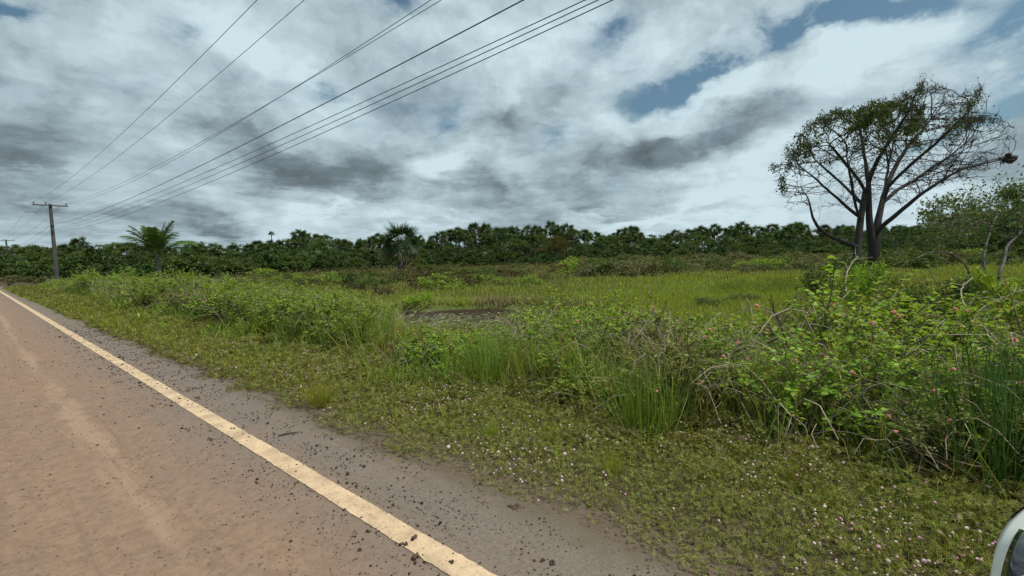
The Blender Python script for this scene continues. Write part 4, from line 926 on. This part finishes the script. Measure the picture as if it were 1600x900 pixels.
# creeping stalks / thatch at the edge of the asphalt and under everything
mb = MB(); d, s = sample_strip(26000, 1.95, 5.2, 45); e = edge_d(s); keep = (d > e - .07 + .1 * sn(d, s, .7, 15)) & (rng.random(len(d)) < np.where(d < e + .7, .9, .35)); d, s = d[keep], s[keep]; n = len(d); dist = np.hypot(d, s)
L = np.clip(.022 * dist, .05, .25) * rng.uniform(.5, 1.4, n); A = rand_dir(n, 0); A[:, 2] = np.abs(A[:, 2]) * .22
scatter(mb, TRI, np.stack([d, s, np.maximum(H(d, s), -.035) + .012 + .03 * rng.random(n)], -1), A, rand_dir(n, 1.5), np.stack([np.clip(.0018 * dist, .004, .02), L, L], -1))
tag(obj('dry_thatch', mb.mesh('dry_thatch', M['thatch'])), 'dry brown thatch strewn along the crumbling asphalt edge', 'thatch', kind='stuff')
# thin upright grass between the mat
mb = MB(); d, s = sample_strip(110000, 2.3, 6.2, 60); e = edge_d(s); g = .5 + .5 * sn(d, s, 1.4, 16); keep = rng.random(len(d)) < np.clip((d - e - .3) * .30 * g ** 2 + sstep(s, 9, 20) * .6 * (d > e + .1) + .16 * (d > e + .25), 0, 1); d, s = d[keep], s[keep]; n = len(d); dist = np.hypot(d, s)
L = rng.uniform(.08, .22, n) * (1 + .7 * sstep(d, 4, 6)); A = np.stack([rng.normal(0, .35, n), rng.normal(0, .35, n), np.ones(n)], -1)
scatter(mb, BLADES[1], np.stack([d, s, H(d, s)], -1), A, rand_dir(n, .2), np.stack([np.clip(.0013 * dist, .004, .03), L, L], -1))
tag(obj('verge_grass', mb.mesh('verge_grass', M['grass_lime'])), 'short upright grass blades dotted through the verge', 'grass', kind='stuff')
# pink flower heads
mb = MB(); d, s = sample_strip(17000, 2.25, 6.0, 40); e = edge_d(s); g = np.clip(.30 + 1.25 * sn(d, s, 1.7, 17) + .5 * sn(d, s, .5, 42), .05, 1.25); keep = (rng.random(len(d)) < g * .66 * sstep(d - e, .0, .45) * (1 - .75 * sstep(d, 4.6, 5.6))); d, s = d[keep], s[keep]; n = len(d); dist = np.hypot(d, s)
rad = np.clip(.0058 + .0006 * dist, .0065, .02) * np.exp(rng.normal(-.08, .28, n))
scatter(mb, ICO, np.stack([d, s, H(d, s) + .035 + .15 * sstep(d - edge_d(s), .2, 2.0) * rng.uniform(.6, 1.15, n)], -1), rand_dir(n, 0), rand_dir(n, 1), rad)
tag(obj('flower_heads', mb.mesh('flower_heads', M['petal'], True)), 'tiny pale pink pompom flowers sprinkled over the verge mat', 'flowers', kind='stuff'); print('flowers', n)
# tall grass of the strip
mb = MB(); N0 = 225000; s = rng.random(N0) ** 1.7 * 62 - 3; d = rng.uniform(3.1, 11, N0); P = np.stack([d, s, 0 * d], -1); k = in_view(P); d, s = d[k], s[k]
x, y, w = proj(np.stack([d, s, 0 * d], -1)); yt = np.interp(x, STX, STY); zt = CAM_Z - (yt - horizon(x)) / FPX * w; zb = H(d, s); maxh = np.clip(zt - zb, .12, 1.15)
front = sstep(d + .55 * sn(d, s, 2.3, 18), 3.2, 5.0); lenh = np.clip(maxh * rng.uniform(.55, 1.02, len(d)), .1, 1.1) * (.28 + .72 * front); dense = np.clip(.55 + .7 * sn(d, s, 1.9, 19), .1, 1) * np.where(x > 1000, .42, np.where(x > 800, .6, 1))
keep = (rng.random(len(d)) < dense * (.12 + .88 * front)) & (pond_q(d, s) > 1.02); d, s, lenh, zb = d[keep], s[keep], lenh[keep], zb[keep]; n = len(d); dist = np.hypot(d, s)
cl_ = sn(d, s, .8, 20); A = np.stack([rng.normal(0, .28, n) + .3 * cl_, rng.normal(0, .28, n) + .3 * sn(d, s, 1.1, 21), np.ones(n)], -1); wd = np.clip(.0016 * dist, .006, .035)
grp = rng.integers(0, 3, n); sel = .5 + .5 * sn(d, s, 4.5, 22) + rng.normal(0, .25, n)
for q in range(3):
    for mi_, lo, hi in ((0, -9, .42), (1, .42, .88), (2, .88, 99)):
        i_ = (grp == q) & (sel >= lo) & (sel < hi); scatter(mb, BLADES[q], np.stack([d[i_], s[i_], zb[i_] - .02], -1), A[i_], np.stack([rng.normal(0, 1, i_.sum()), rng.normal(0, 1, i_.sum()), 0.2 + 0 * d[i_]], -1), np.stack([wd[i_], lenh[i_], lenh[i_]], -1), mi_)
tag(obj('tall_grass', mb.mesh('tall_grass', [M['grass_deep'], M['grass'], M['grass_dry']])), 'unkempt tall grass growing between the verge and the field', 'grass', kind='stuff'); print('tall', n)
# leafy weeds under the shrubs
mb = MB(); N0 = 90000; s = rng.random(N0) ** 1.7 * 45 - 3; d = rng.uniform(2.9, 9.5, N0); P = np.stack([d, s, 0 * d], -1); k = in_view(P); d, s = d[k], s[k]; x, y, w = proj(np.stack([d, s, 0 * d], -1)); g = np.clip(.4 + .8 * sn(d, s, 1.2, 23), 0, 1) * np.where((x > 800) | (x < 600), 1, .3) * np.maximum(sstep(d, 4.2, 5.2), .22 * (sn(d, s, .9, 51) > .1))
keep = (rng.random(len(d)) < g) & (pond_q(d, s) > 1.02); d, s = d[keep], s[keep]; n = len(d); dist = np.hypot(d, s); hh = (.12 + .38 * np.clip(.5 + .6 * sn(d, s, 1.5, 24), 0, 1)) * np.where(d < 4.4, .55, 1)
sz = np.clip(.0085 * dist, .03, .14) * rng.uniform(.5, 1.2, n); scatter(mb, LEAF, np.stack([d, s, H(d, s) + hh * rng.random(n)], -1), rand_dir(n, .1), rand_dir(n, 1.1), sz)
tag(obj('leafy_weeds', mb.mesh('leafy_weeds', M['leaf_shrub'])), 'leafy green weeds filling in below the roadside shrubs', 'weeds', kind='stuff')
# dry brush tangle
mb = MB(); r2 = np.random.default_rng(77)
for q in range(3200):
    if q < 350: p = G_(r2.normal(490, 45), r2.normal(522, 8), -.4); p[2] = H(p[0], p[1])
    else:
        d_ = r2.uniform(4.9, 8.5); s_ = r2.random() ** 1.5 * 22 - 2.5; p = A_([d_, s_, float(H(d_, s_))])
        if not in_view(p[None])[0]: continue
        px = proj(p)[0][0]
        if px < 800 and r2.random() < .75: continue
    L = r2.uniform(.25, .9); a = r2.uniform(0, 6.28); t_ = np.linspace(0, 1, 5)[:, None]; pts = p + A_([0, 0, r2.uniform(.02, .75)]) + A_([math.cos(a), math.sin(a), 0]) * t_ * L + A_([0, 0, 1]) * np.sin(t_ * PI * r2.uniform(.4, .9)) * L * r2.uniform(.0, .45) + r2.normal(0, .02, (5, 3)); tube(mb, pts, np.linspace(1, .4, 5) * max(.003, .0006 * np.linalg.norm(p)), 3)
tag(obj('dry_brush', mb.mesh('dry_brush', M['dead_twig'])), 'tangle of dry grey-brown stems between the shrubs', 'brush', kind='stuff')
# field grass
pb = 24.0
mb = MB(); N0 = 230000; px = rng.uniform(-60, 1660, N0); dep = np.exp(rng.uniform(math.log(12), math.log(125), N0)); P = CP + f0 * dep[:, None] + r0 * ((px - 800) / FPX * dep)[:, None]; d, s = P[:, 0], P[:, 1]
k = (d > 8.6) & (pond_q(d, s) > 1.0) & (dep < fdepth(px) - 4); d, s, px, dep = d[k], s[k], px[k], dep[k]
lime = sstep(px + 60 * sn(d, s, 14, 25), 910, 990) * (1 - sstep(px, 1420, 1500)) * sstep(dep, 15, 17) * (1 - sstep(dep + 8 * sn(d, s, 11, 26), 40, 50))
lime = np.maximum(lime, np.exp(-((px - 700) / 45) ** 2 - ((dep - 25) / 2.2) ** 2)); lime = np.maximum(lime, (px > 1450) * .6 * (dep < 45)); lime = np.maximum(lime, np.exp(-((px - 690) / 70) ** 2 - ((dep - 36) / 5) ** 2))
dryf = np.where(px > 900, .12, .36) * sstep(dep, 34, 48) + np.exp(-((px - 775) / 50) ** 2 - ((dep - 24) / 2.2) ** 2) + .35 * (1 - lime) * np.clip(.5 + sn(d, s, 17, 27), 0, 1)
u_ = rng.random(len(d)); mi_ = np.where(u_ < lime * .97, 2, np.where(u_ < lime + dryf * .8, 1, 0)); n = len(d)
L = np.where(mi_ == 2, rng.uniform(.14, .32, n), rng.uniform(.2, .55, n)) ; A = np.stack([rng.normal(0, .3, n), rng.normal(0, .3, n), np.ones(n)], -1); wd = np.clip(.0019 * dep, .018, .22) * np.where(mi_ == 2, .8, 1)
for q in range(3):
    i_ = mi_ == q; scatter(mb, BLADES[0], np.stack([d[i_], s[i_], H(d[i_], s[i_]) - .03], -1), A[i_], np.stack([rng.normal(0, 1, i_.sum()), rng.normal(0, 1, i_.sum()), .1 + 0 * d[i_]], -1), np.stack([wd[i_], L[i_], L[i_]], -1), q)
n = 9000; a = rng.uniform(0, 6.28, n); q_ = rng.uniform(.98, 1.25, n); P = pond_c[None] + r0 * (6.2 * q_ * np.cos(a))[:, None] + f0 * (4.3 * q_ * np.sin(a))[:, None]; k = pond_q(P[:, 0], P[:, 1]) > .93; P = P[k]; a = a[k]; n = len(P); P[:, 2] = H(P[:, 0], P[:, 1]) - .02
dv = -(r0 * np.cos(a)[:, None] + f0 * np.sin(a)[:, None]); A = dv * rng.uniform(-.2, .9, (n, 1)) + [0, 0, 1] + rng.normal(0, .25, (n, 3)); L = rng.uniform(.15, .5, n); pxx = proj(P)[0]; mm = rng.random(n) * .6 + .25 * sn(P[:, 0], P[:, 1], 2.5, 44) + np.where(pxx > 735, .0, .5); mm = np.where((pxx > 735) & (mm < .35), .5, mm)
for q, lo, hi in ((0, -9, .35), (1, .35, .7), (2, .7, 9)): i_ = (mm >= lo) & (mm < hi); scatter(mb, BLADES[2], P[i_], A[i_], dv[i_] + [0, 0, .2], np.stack([.034 + 0 * L[i_], L[i_], L[i_]], -1), q)
tag(obj('field_grass', mb.mesh('field_grass', [M['grass'], M['grass_dry'], M['grass_lime']])), 'rough marsh grass covering the open field', 'grass', kind='stuff'); print('field', n)
# scrub mass of the field
mb = MB(); N0 = 190000; px = rng.uniform(-60, 1660, N0); dep = np.exp(rng.uniform(math.log(26), math.log(128), N0)); P = CP + f0 * dep[:, None] + r0 * ((px - 800) / FPX * dep)[:, None]; d, s = P[:, 0], P[:, 1]
ok = (d > 9) & (dep < fdepth(px) - 2) & ~((px > 900) & (px < 1500) & (dep < 46)) & ~((px > 1350) & (dep < 60)) & ((dep > 34) | (px < 880 - 30 * sn(d, s, 9, 43))); cl_ = np.clip(np.where(px > 900, .58, .40) + 1.1 * sn(d, s, 3.6, 28) + .5 * sn(d, s, 11, 29), 0, 1); ok &= rng.random(N0) < cl_; d, s, px, dep, cl_ = d[ok], s[ok], px[ok], dep[ok], cl_[ok]; n = len(d)
z = H(d, s) + (.15 + 1.15 * cl_) * rng.random(n); br_ = (px > 430) & (px < 920); mi_ = np.where(rng.random(n) < np.where(br_, .55, .15), 0, 1); sz = np.clip(.0034 * dep, .10, .42) * rng.uniform(.6, 1.2, n)
for q in range(2): i_ = mi_ == q; scatter(mb, LEAF, np.stack([d, s, z], -1)[i_], rand_dir(i_.sum(), .1), rand_dir(i_.sum(), .9), sz[i_], q)
tag(obj('field_scrub', mb.mesh('field_scrub', [M['leaf_brown'], M['leaf_olive']])), 'brownish low scrub spreading across the field to the trees', 'scrub', kind='stuff'); print('scrub', n)
# lily pads
mb = MB(); n = 1500; a = rng.uniform(0, 6.28, n); rr = np.sqrt(rng.random(n)); P = pond_c[None] + r0 * (6.2 * rr * np.cos(a))[:, None] + f0 * (4.4 * rr * np.sin(a))[:, None]; P[:, 2] = WATER + .008 + .004 * rng.random(n); g = sn(P[:, 0], P[:, 1], 2.2, 30) > -.05; P = P[g]; n = len(P)
q8 = np.arange(9) * 2 * PI / 10; PADT = (np.concatenate([[[0, 0, 0]], np.stack([np.cos(q8), np.sin(q8), .06 + 0 * q8], -1)]), [np.array([(0, i_ + 1, i_ + 2) for i_ in range(8)])])
scatter(mb, PADT, P, rand_dir(n) * [1, 1, .05], np.tile([0, 0, 1.0], (n, 1)) + rng.normal(0, .05, (n, 3)), rng.uniform(.04, .10, n)); tag(obj('lily_pads', mb.mesh('lily_pads', M['pads'])), 'small floating leaves covering the pond', 'pond leaves', kind='stuff')

# ------------------------------------------------------------------ mud crumbs, clods, sticks on the road
lumps = [lump(q) for q in range(5)]
mb = MB(); n = 30000; s = rng.random(n) ** 1.9 * 26 - 1.5; d = np.where(rng.random(n) < .62, rng.normal(1.75, .42, n), rng.uniform(-3.5, 2.2, n)); P = np.stack([d, s, 0 * d], -1); g = np.clip(.5 + .9 * sn(d, s, .6, 31) + .4 * sn(d, s, 1.9, 32), .05, 1); k = in_view(P, 30, 30) & (d < edge_d(s) + .15) & (rng.random(n) < g * (1 - sstep(s, 4, 22))); d, s = d[k], s[k]; n = len(d); dist = np.hypot(d, s)
rad = np.clip(.0030 + .0004 * dist, .003, .012) * np.exp(rng.normal(0, .38, n)) * np.where(d < 1.2, .75, 1.0); zz_ = np.where(d < 2.16, road_z(d), -.01)
gi = rng.integers(0, 5, n)
for q in range(5): i_ = gi == q; scatter(mb, lumps[q], np.stack([d, s, zz_ + rad * .45], -1)[i_], rand_dir(i_.sum()) * [1, 1, .1], rand_dir(i_.sum(), 2.5), rad[i_])
tag(obj('mud_crumbs', mb.mesh('mud_crumbs', M['crumb'])), 'dark dried mud crumbs scattered over the road edge', 'mud crumbs', kind='stuff'); print('crumbs', n)
clods = [(803, 792, .034, 'largest dark mud clod, lying in the dirt beside the asphalt'), (645, 846, .02, 'dark mud clod on the painted edge line'), (646, 878, .022, 'pair-mate mud clod at the near rim of the painted line'), (653, 874, .016, 'small clod touching the larger one on the line rim'), (630, 854, .015, 'small mud clod in the middle of the painted line'),
         (577, 834, .013, 'mud clod on the inner rim of the painted line'), (864, 883, .017, 'mud clod among crumbs on the outer strip of asphalt'), (848, 876, .016, 'mud clod cluster piece on the outer strip of asphalt'), (152, 700, .014, 'lone dark mud clod out on the dusty lane'), (705, 882, .014, 'mud clod near the outer rim of the painted line')]
for q, (px, py, rd, lab) in enumerate(clods):
    p = G_(px, py, 0.0); p[2] = (road_z(p[0]) if p[0] < 2.1 else float(H(p[0], p[1])) + .01) + rd * .5; mb = MB(); rr = np.random.default_rng(900 + q)
    for k in range(5): scatter(mb, lump(40 + q * 5 + k), [rr.normal(0, .45, 3) * rd * [1, 1, .4]], [A_([rr.normal(), rr.normal(), .1])], [A_([0, 0, 1])], [rd * rr.uniform(.4, .7)])
    tag(obj('mud_clod', mb.mesh('mud_clod', M['crumb'], True), None, p), lab, 'mud clod', 'mud clods on the road')
mb = MB(); p = G_(435, 682, .004); tube(mb, [(0, 0, .008), (.05, -.03, .016), (.11, -.05, .012), (.16, -.08, .010)], [.006, .007, .006, .003], 5); tube(mb, [(.05, -.03, .016), (.08, .01, .02), (.12, .0, .018)], [.004, .003, .002], 4)
tag(obj('dry_stick', mb.mesh('dry_stick', M['bark_dark']), None, p), 'dark forked stick lying on the asphalt beside the painted line', 'stick')
# arching dead branches over the shrubs
sticks = [([(1150, 700, 5.6), (1190, 610, 6.0), (1255, 520, 6.4), (1330, 455, 6.8)], .012, 'thin dead stem leaning out of the shrubs short of the bare tree'),
          ([(1245, 600, 5.2), (1237, 560, 5.3), (1222, 515, 5.4), (1203, 468, 5.5)], .013, 'dark bare forked stem standing in front of the grass field'),
          ([(1476, 530, 6.6), (1510, 498, 6.5), (1552, 470, 6.4), (1600, 452, 6.3), (1640, 440, 6.2)], .016, 'long pale dead branch slanting up below the small tree'),
          ([(1511, 486, 6.6), (1500, 462, 6.8), (1503, 446, 6.9), (1520, 434, 7.0)], .014, 'pale curved dead stem hooked over the slanting branch'),
          ([(1322, 456, 9.0), (1322, 430, 9.2), (1328, 414, 9.4), (1341, 400, 9.6)], .017, 'pale curved bare stem before the bare tree trunks'),
          ([(1448, 600, 4.9), (1451, 640, 4.7), (1458, 672, 4.6)], .008, 'thin pale vertical stem hanging among the shrubs near the reeds'),
          ([(1320, 684, 4.5), (1332, 700, 4.4), (1340, 726, 4.3)], .009, 'short grey dead stem at the dark foot of the shrubs')]
for pts, rd, lab in sticks:
    P = A_([W(*q) for q in pts]); n_ = len(P); f = np.linspace(0, n_ - 1, n_ * 4); PP = np.stack([np.interp(f, np.arange(n_), P[:, c]) for c in range(3)], -1)
    for _ in range(3): PP[1:-1] = (PP[:-2] + PP[1:-1] * 2 + PP[2:]) / 4
    c0 = PP[0].copy(); PP = PP - c0 + rng.normal(0, .006, PP.shape); mb = MB(); tube(mb, PP, np.linspace(rd, rd * .45, len(PP)), 5)
    for k in range(4):
        i_ = rng.integers(3, len(PP) - 1); dv = _norm(PP[i_] - PP[i_ - 1] + rng.normal(0, .03, 3)); e_ = PP[i_] + (dv + _norm(rng.normal(size=3)) * .7) * rng.uniform(.12, .3); tube(mb, [PP[i_], (PP[i_] + e_) / 2 + rng.normal(0, .015, 3), e_], [rd * .5, rd * .35, rd * .2], 4)
    tag(obj('dead_branch', mb.mesh('dead_branch', M['dead_twig' if rd != .013 else 'bark_dark'], True), None, c0), lab, 'branch', 'dead branches among the shrubs')

# ------------------------------------------------------------------ the parked car at the right edge
def car():
    root = empty('parked_car', (2.80, -.55, -.06), math.radians(-25)); tag(root, 'white car parked on the verge, only its front corner showing', 'car')
    # stations: y back from the nose, half width, bottom, top
    st = A_([(0, .30, .40, .58), (.015, .52, .33, .63), (.05, .66, .28, .68), (.11, .755, .25, .725), (.22, .815, .23, .77), (.42, .85, .22, .81), (.75, .865, .22, .86), (1.15, .87, .22, .93), (2.2, .87, .22, .95), (3.3, .865, .22, .96), (3.8, .84, .24, .95), (3.98, .76, .30, .90), (4.02, .6, .4, .8)])
    nv = 28
    def sec(y, v):   # v 0..1 from the road side sill, over the top, to the other sill
        w, b_, t_ = (np.interp(y, st[:, 0], st[:, k]) for k in (1, 2, 3)); a = PI * v; ca, sa = np.cos(a), np.sin(a)
        x = -w * np.sign(ca) * np.abs(ca) ** .36; z = b_ + (t_ - b_) * np.abs(sa) ** .42
        return np.stack([x, -y + 0 * x, z], -1)
    def patch(y0, y1, v0, v1, ny, nv_, off=0.0, mats='car_white', name='body'):
        Y = np.linspace(y0, y1, ny) if ny > 0 else None; vv = np.linspace(v0, v1, nv_)
        V = np.stack([sec(np.full(nv_, y), vv) for y in Y]); du = np.gradient(V, axis=0); dv = np.gradient(V, axis=1); nn = _norm(np.cross(dv, du)); cen = A_([0, -2.0, .5]); sg = np.sign(((V - cen) * nn).sum(-1, keepdims=True)); V = V + nn * sg * off
        i_ = np.arange(ny - 1)[:, None] * nv_; j_ = np.arange(nv_ - 1)[None]; mb = MB(); mb.add(V, np.stack([i_ + j_, i_ + nv_ + j_, i_ + nv_ + j_ + 1, i_ + j_ + 1], -1).reshape(-1, 4)); return mb
    ys = np.unique(np.concatenate([st[:, 0], np.linspace(0, .5, 26), np.linspace(.5, 4.02, 30)])); vv = np.linspace(0, 1, nv * 2)
    V = np.stack([sec(np.full(len(vv), y), vv) for y in ys]); k = len(vv); mb = MB(); i_ = np.arange(len(ys) - 1)[:, None] * k; j_ = np.arange(k - 1)[None]
    mb.add(V, np.stack([i_ + j_, i_ + k + j_, i_ + k + j_ + 1, i_ + j_ + 1], -1).reshape(-1, 4)); mb.add(V[0], np.array([list(range(k))])); mb.add(V[-1], np.array([list(range(k))[::-1]]))
    obj('body', mb.mesh('body', M['car_white'], True), root)
    for v0, v1 in ((.10, .32), (.90, .68)):
        hl = patch(.10, .52, v0, v1, 22, 16, .006); o = obj('headlight', hl.mesh('headlight', M['lamp_dark'], True), root)
        sol = o.modifiers.new('solid', 'SOLIDIFY'); sol.thickness = .012
        s_ = 1 if v0 < .5 else -1
        for q in range(3):
            y0 = .14 + .09 * q; vs = np.linspace(v0 + .03 * s_, v1 - .02 * s_, 14); pts = np.stack([sec(A_([y0 + .05 * math.sin(3 * t_)]), A_([v_]))[0] for t_, v_ in zip(np.linspace(0, 1, 14), vs)]); pts = pts + _norm(pts - A_([0, -1.2, .45])) * .011
            rb = MB(); tube(rb, pts, .005, 6); obj('lamp_trim', rb.mesh('lamp_trim', M['chrome'], True), o)
        fg = patch(.03, .10, .035 if v0 < .5 else .965, .07 if v0 < .5 else .93, 6, 6, .004); obj('bumper_gap', fg.mesh('bumper_gap', M['car_black'], True), root)
    gr = patch(.004, .03, .36, .64, 5, 24, .006); obj('grille', gr.mesh('grille', M['car_black'], True), root)
    # cabin
    prof = A_([(1.05, .90), (1.75, 1.38), (2.2, 1.46), (3.1, 1.45), (3.6, 1.32), (3.9, .95)]); mb = MB(); L_ = []
    for (y, z) in prof:
        w = .80 - (z - .9) * .36; L_.append([(-w, -y, z), (-w * .92, -y, z + .015), (0, -y, z + .03), (w * .92, -y, z + .015), (w, -y, z)])
    V = A_(L_); i_ = np.arange(5)[:, None] * 5; j_ = np.arange(4)[None]; Fq = np.stack([i_ + j_, i_ + 5 + j_, i_ + 5 + j_ + 1, i_ + j_ + 1], -1)
    mb.add(V, Fq[1:4].reshape(-1, 4)); obj('roof', mb.mesh('roof', M['car_white'], True), root)
    mb = MB(); mb.add(V, Fq[0].reshape(-1, 4)); obj('windscreen', mb.mesh('windscreen', M['glass_dark'], True), root)
    mb = MB(); mb.add(V, Fq[4].reshape(-1, 4)); obj('rear_window', mb.mesh('rear_window', M['glass_dark'], True), root)
    for sg, c_ in ((-1, 0), (1, 4)):
        mb = MB(); P = V[:, c_]; low = P.copy(); low[:, 0] = sg * .815; low[:, 2] = .90; mb.add(np.concatenate([P, low]), np.array([(q, q + 1, q + 7, q + 6) for q in range(5)])); obj('side_window', mb.mesh('side_window', M['glass_dark']), root)
        mb = MB(); box(mb, (sg * .97, -1.35, 1.0), (.2, .1, .14), 0, .03); obj('mirror', mb.mesh('mirror', M['car_white']), root)
        for y in (.80, 3.25):
            mb = MB(); a = np.arange(29) * 2 * PI / 28; 
            tube(mb, [(sg * .70, -y, .30), (sg * .88, -y, .30)], [.30, .30], 28, cap=True); w_ = obj('wheel', mb.mesh('wheel', M['tyre'], True), root)
            mb = MB(); tube(mb, [(sg * .80, -y, .30), (sg * .889, -y, .30)], [.19, .185], 20, cap=True); obj('rim', mb.mesh('rim', M['steel'], True), w_)
    return root
car()
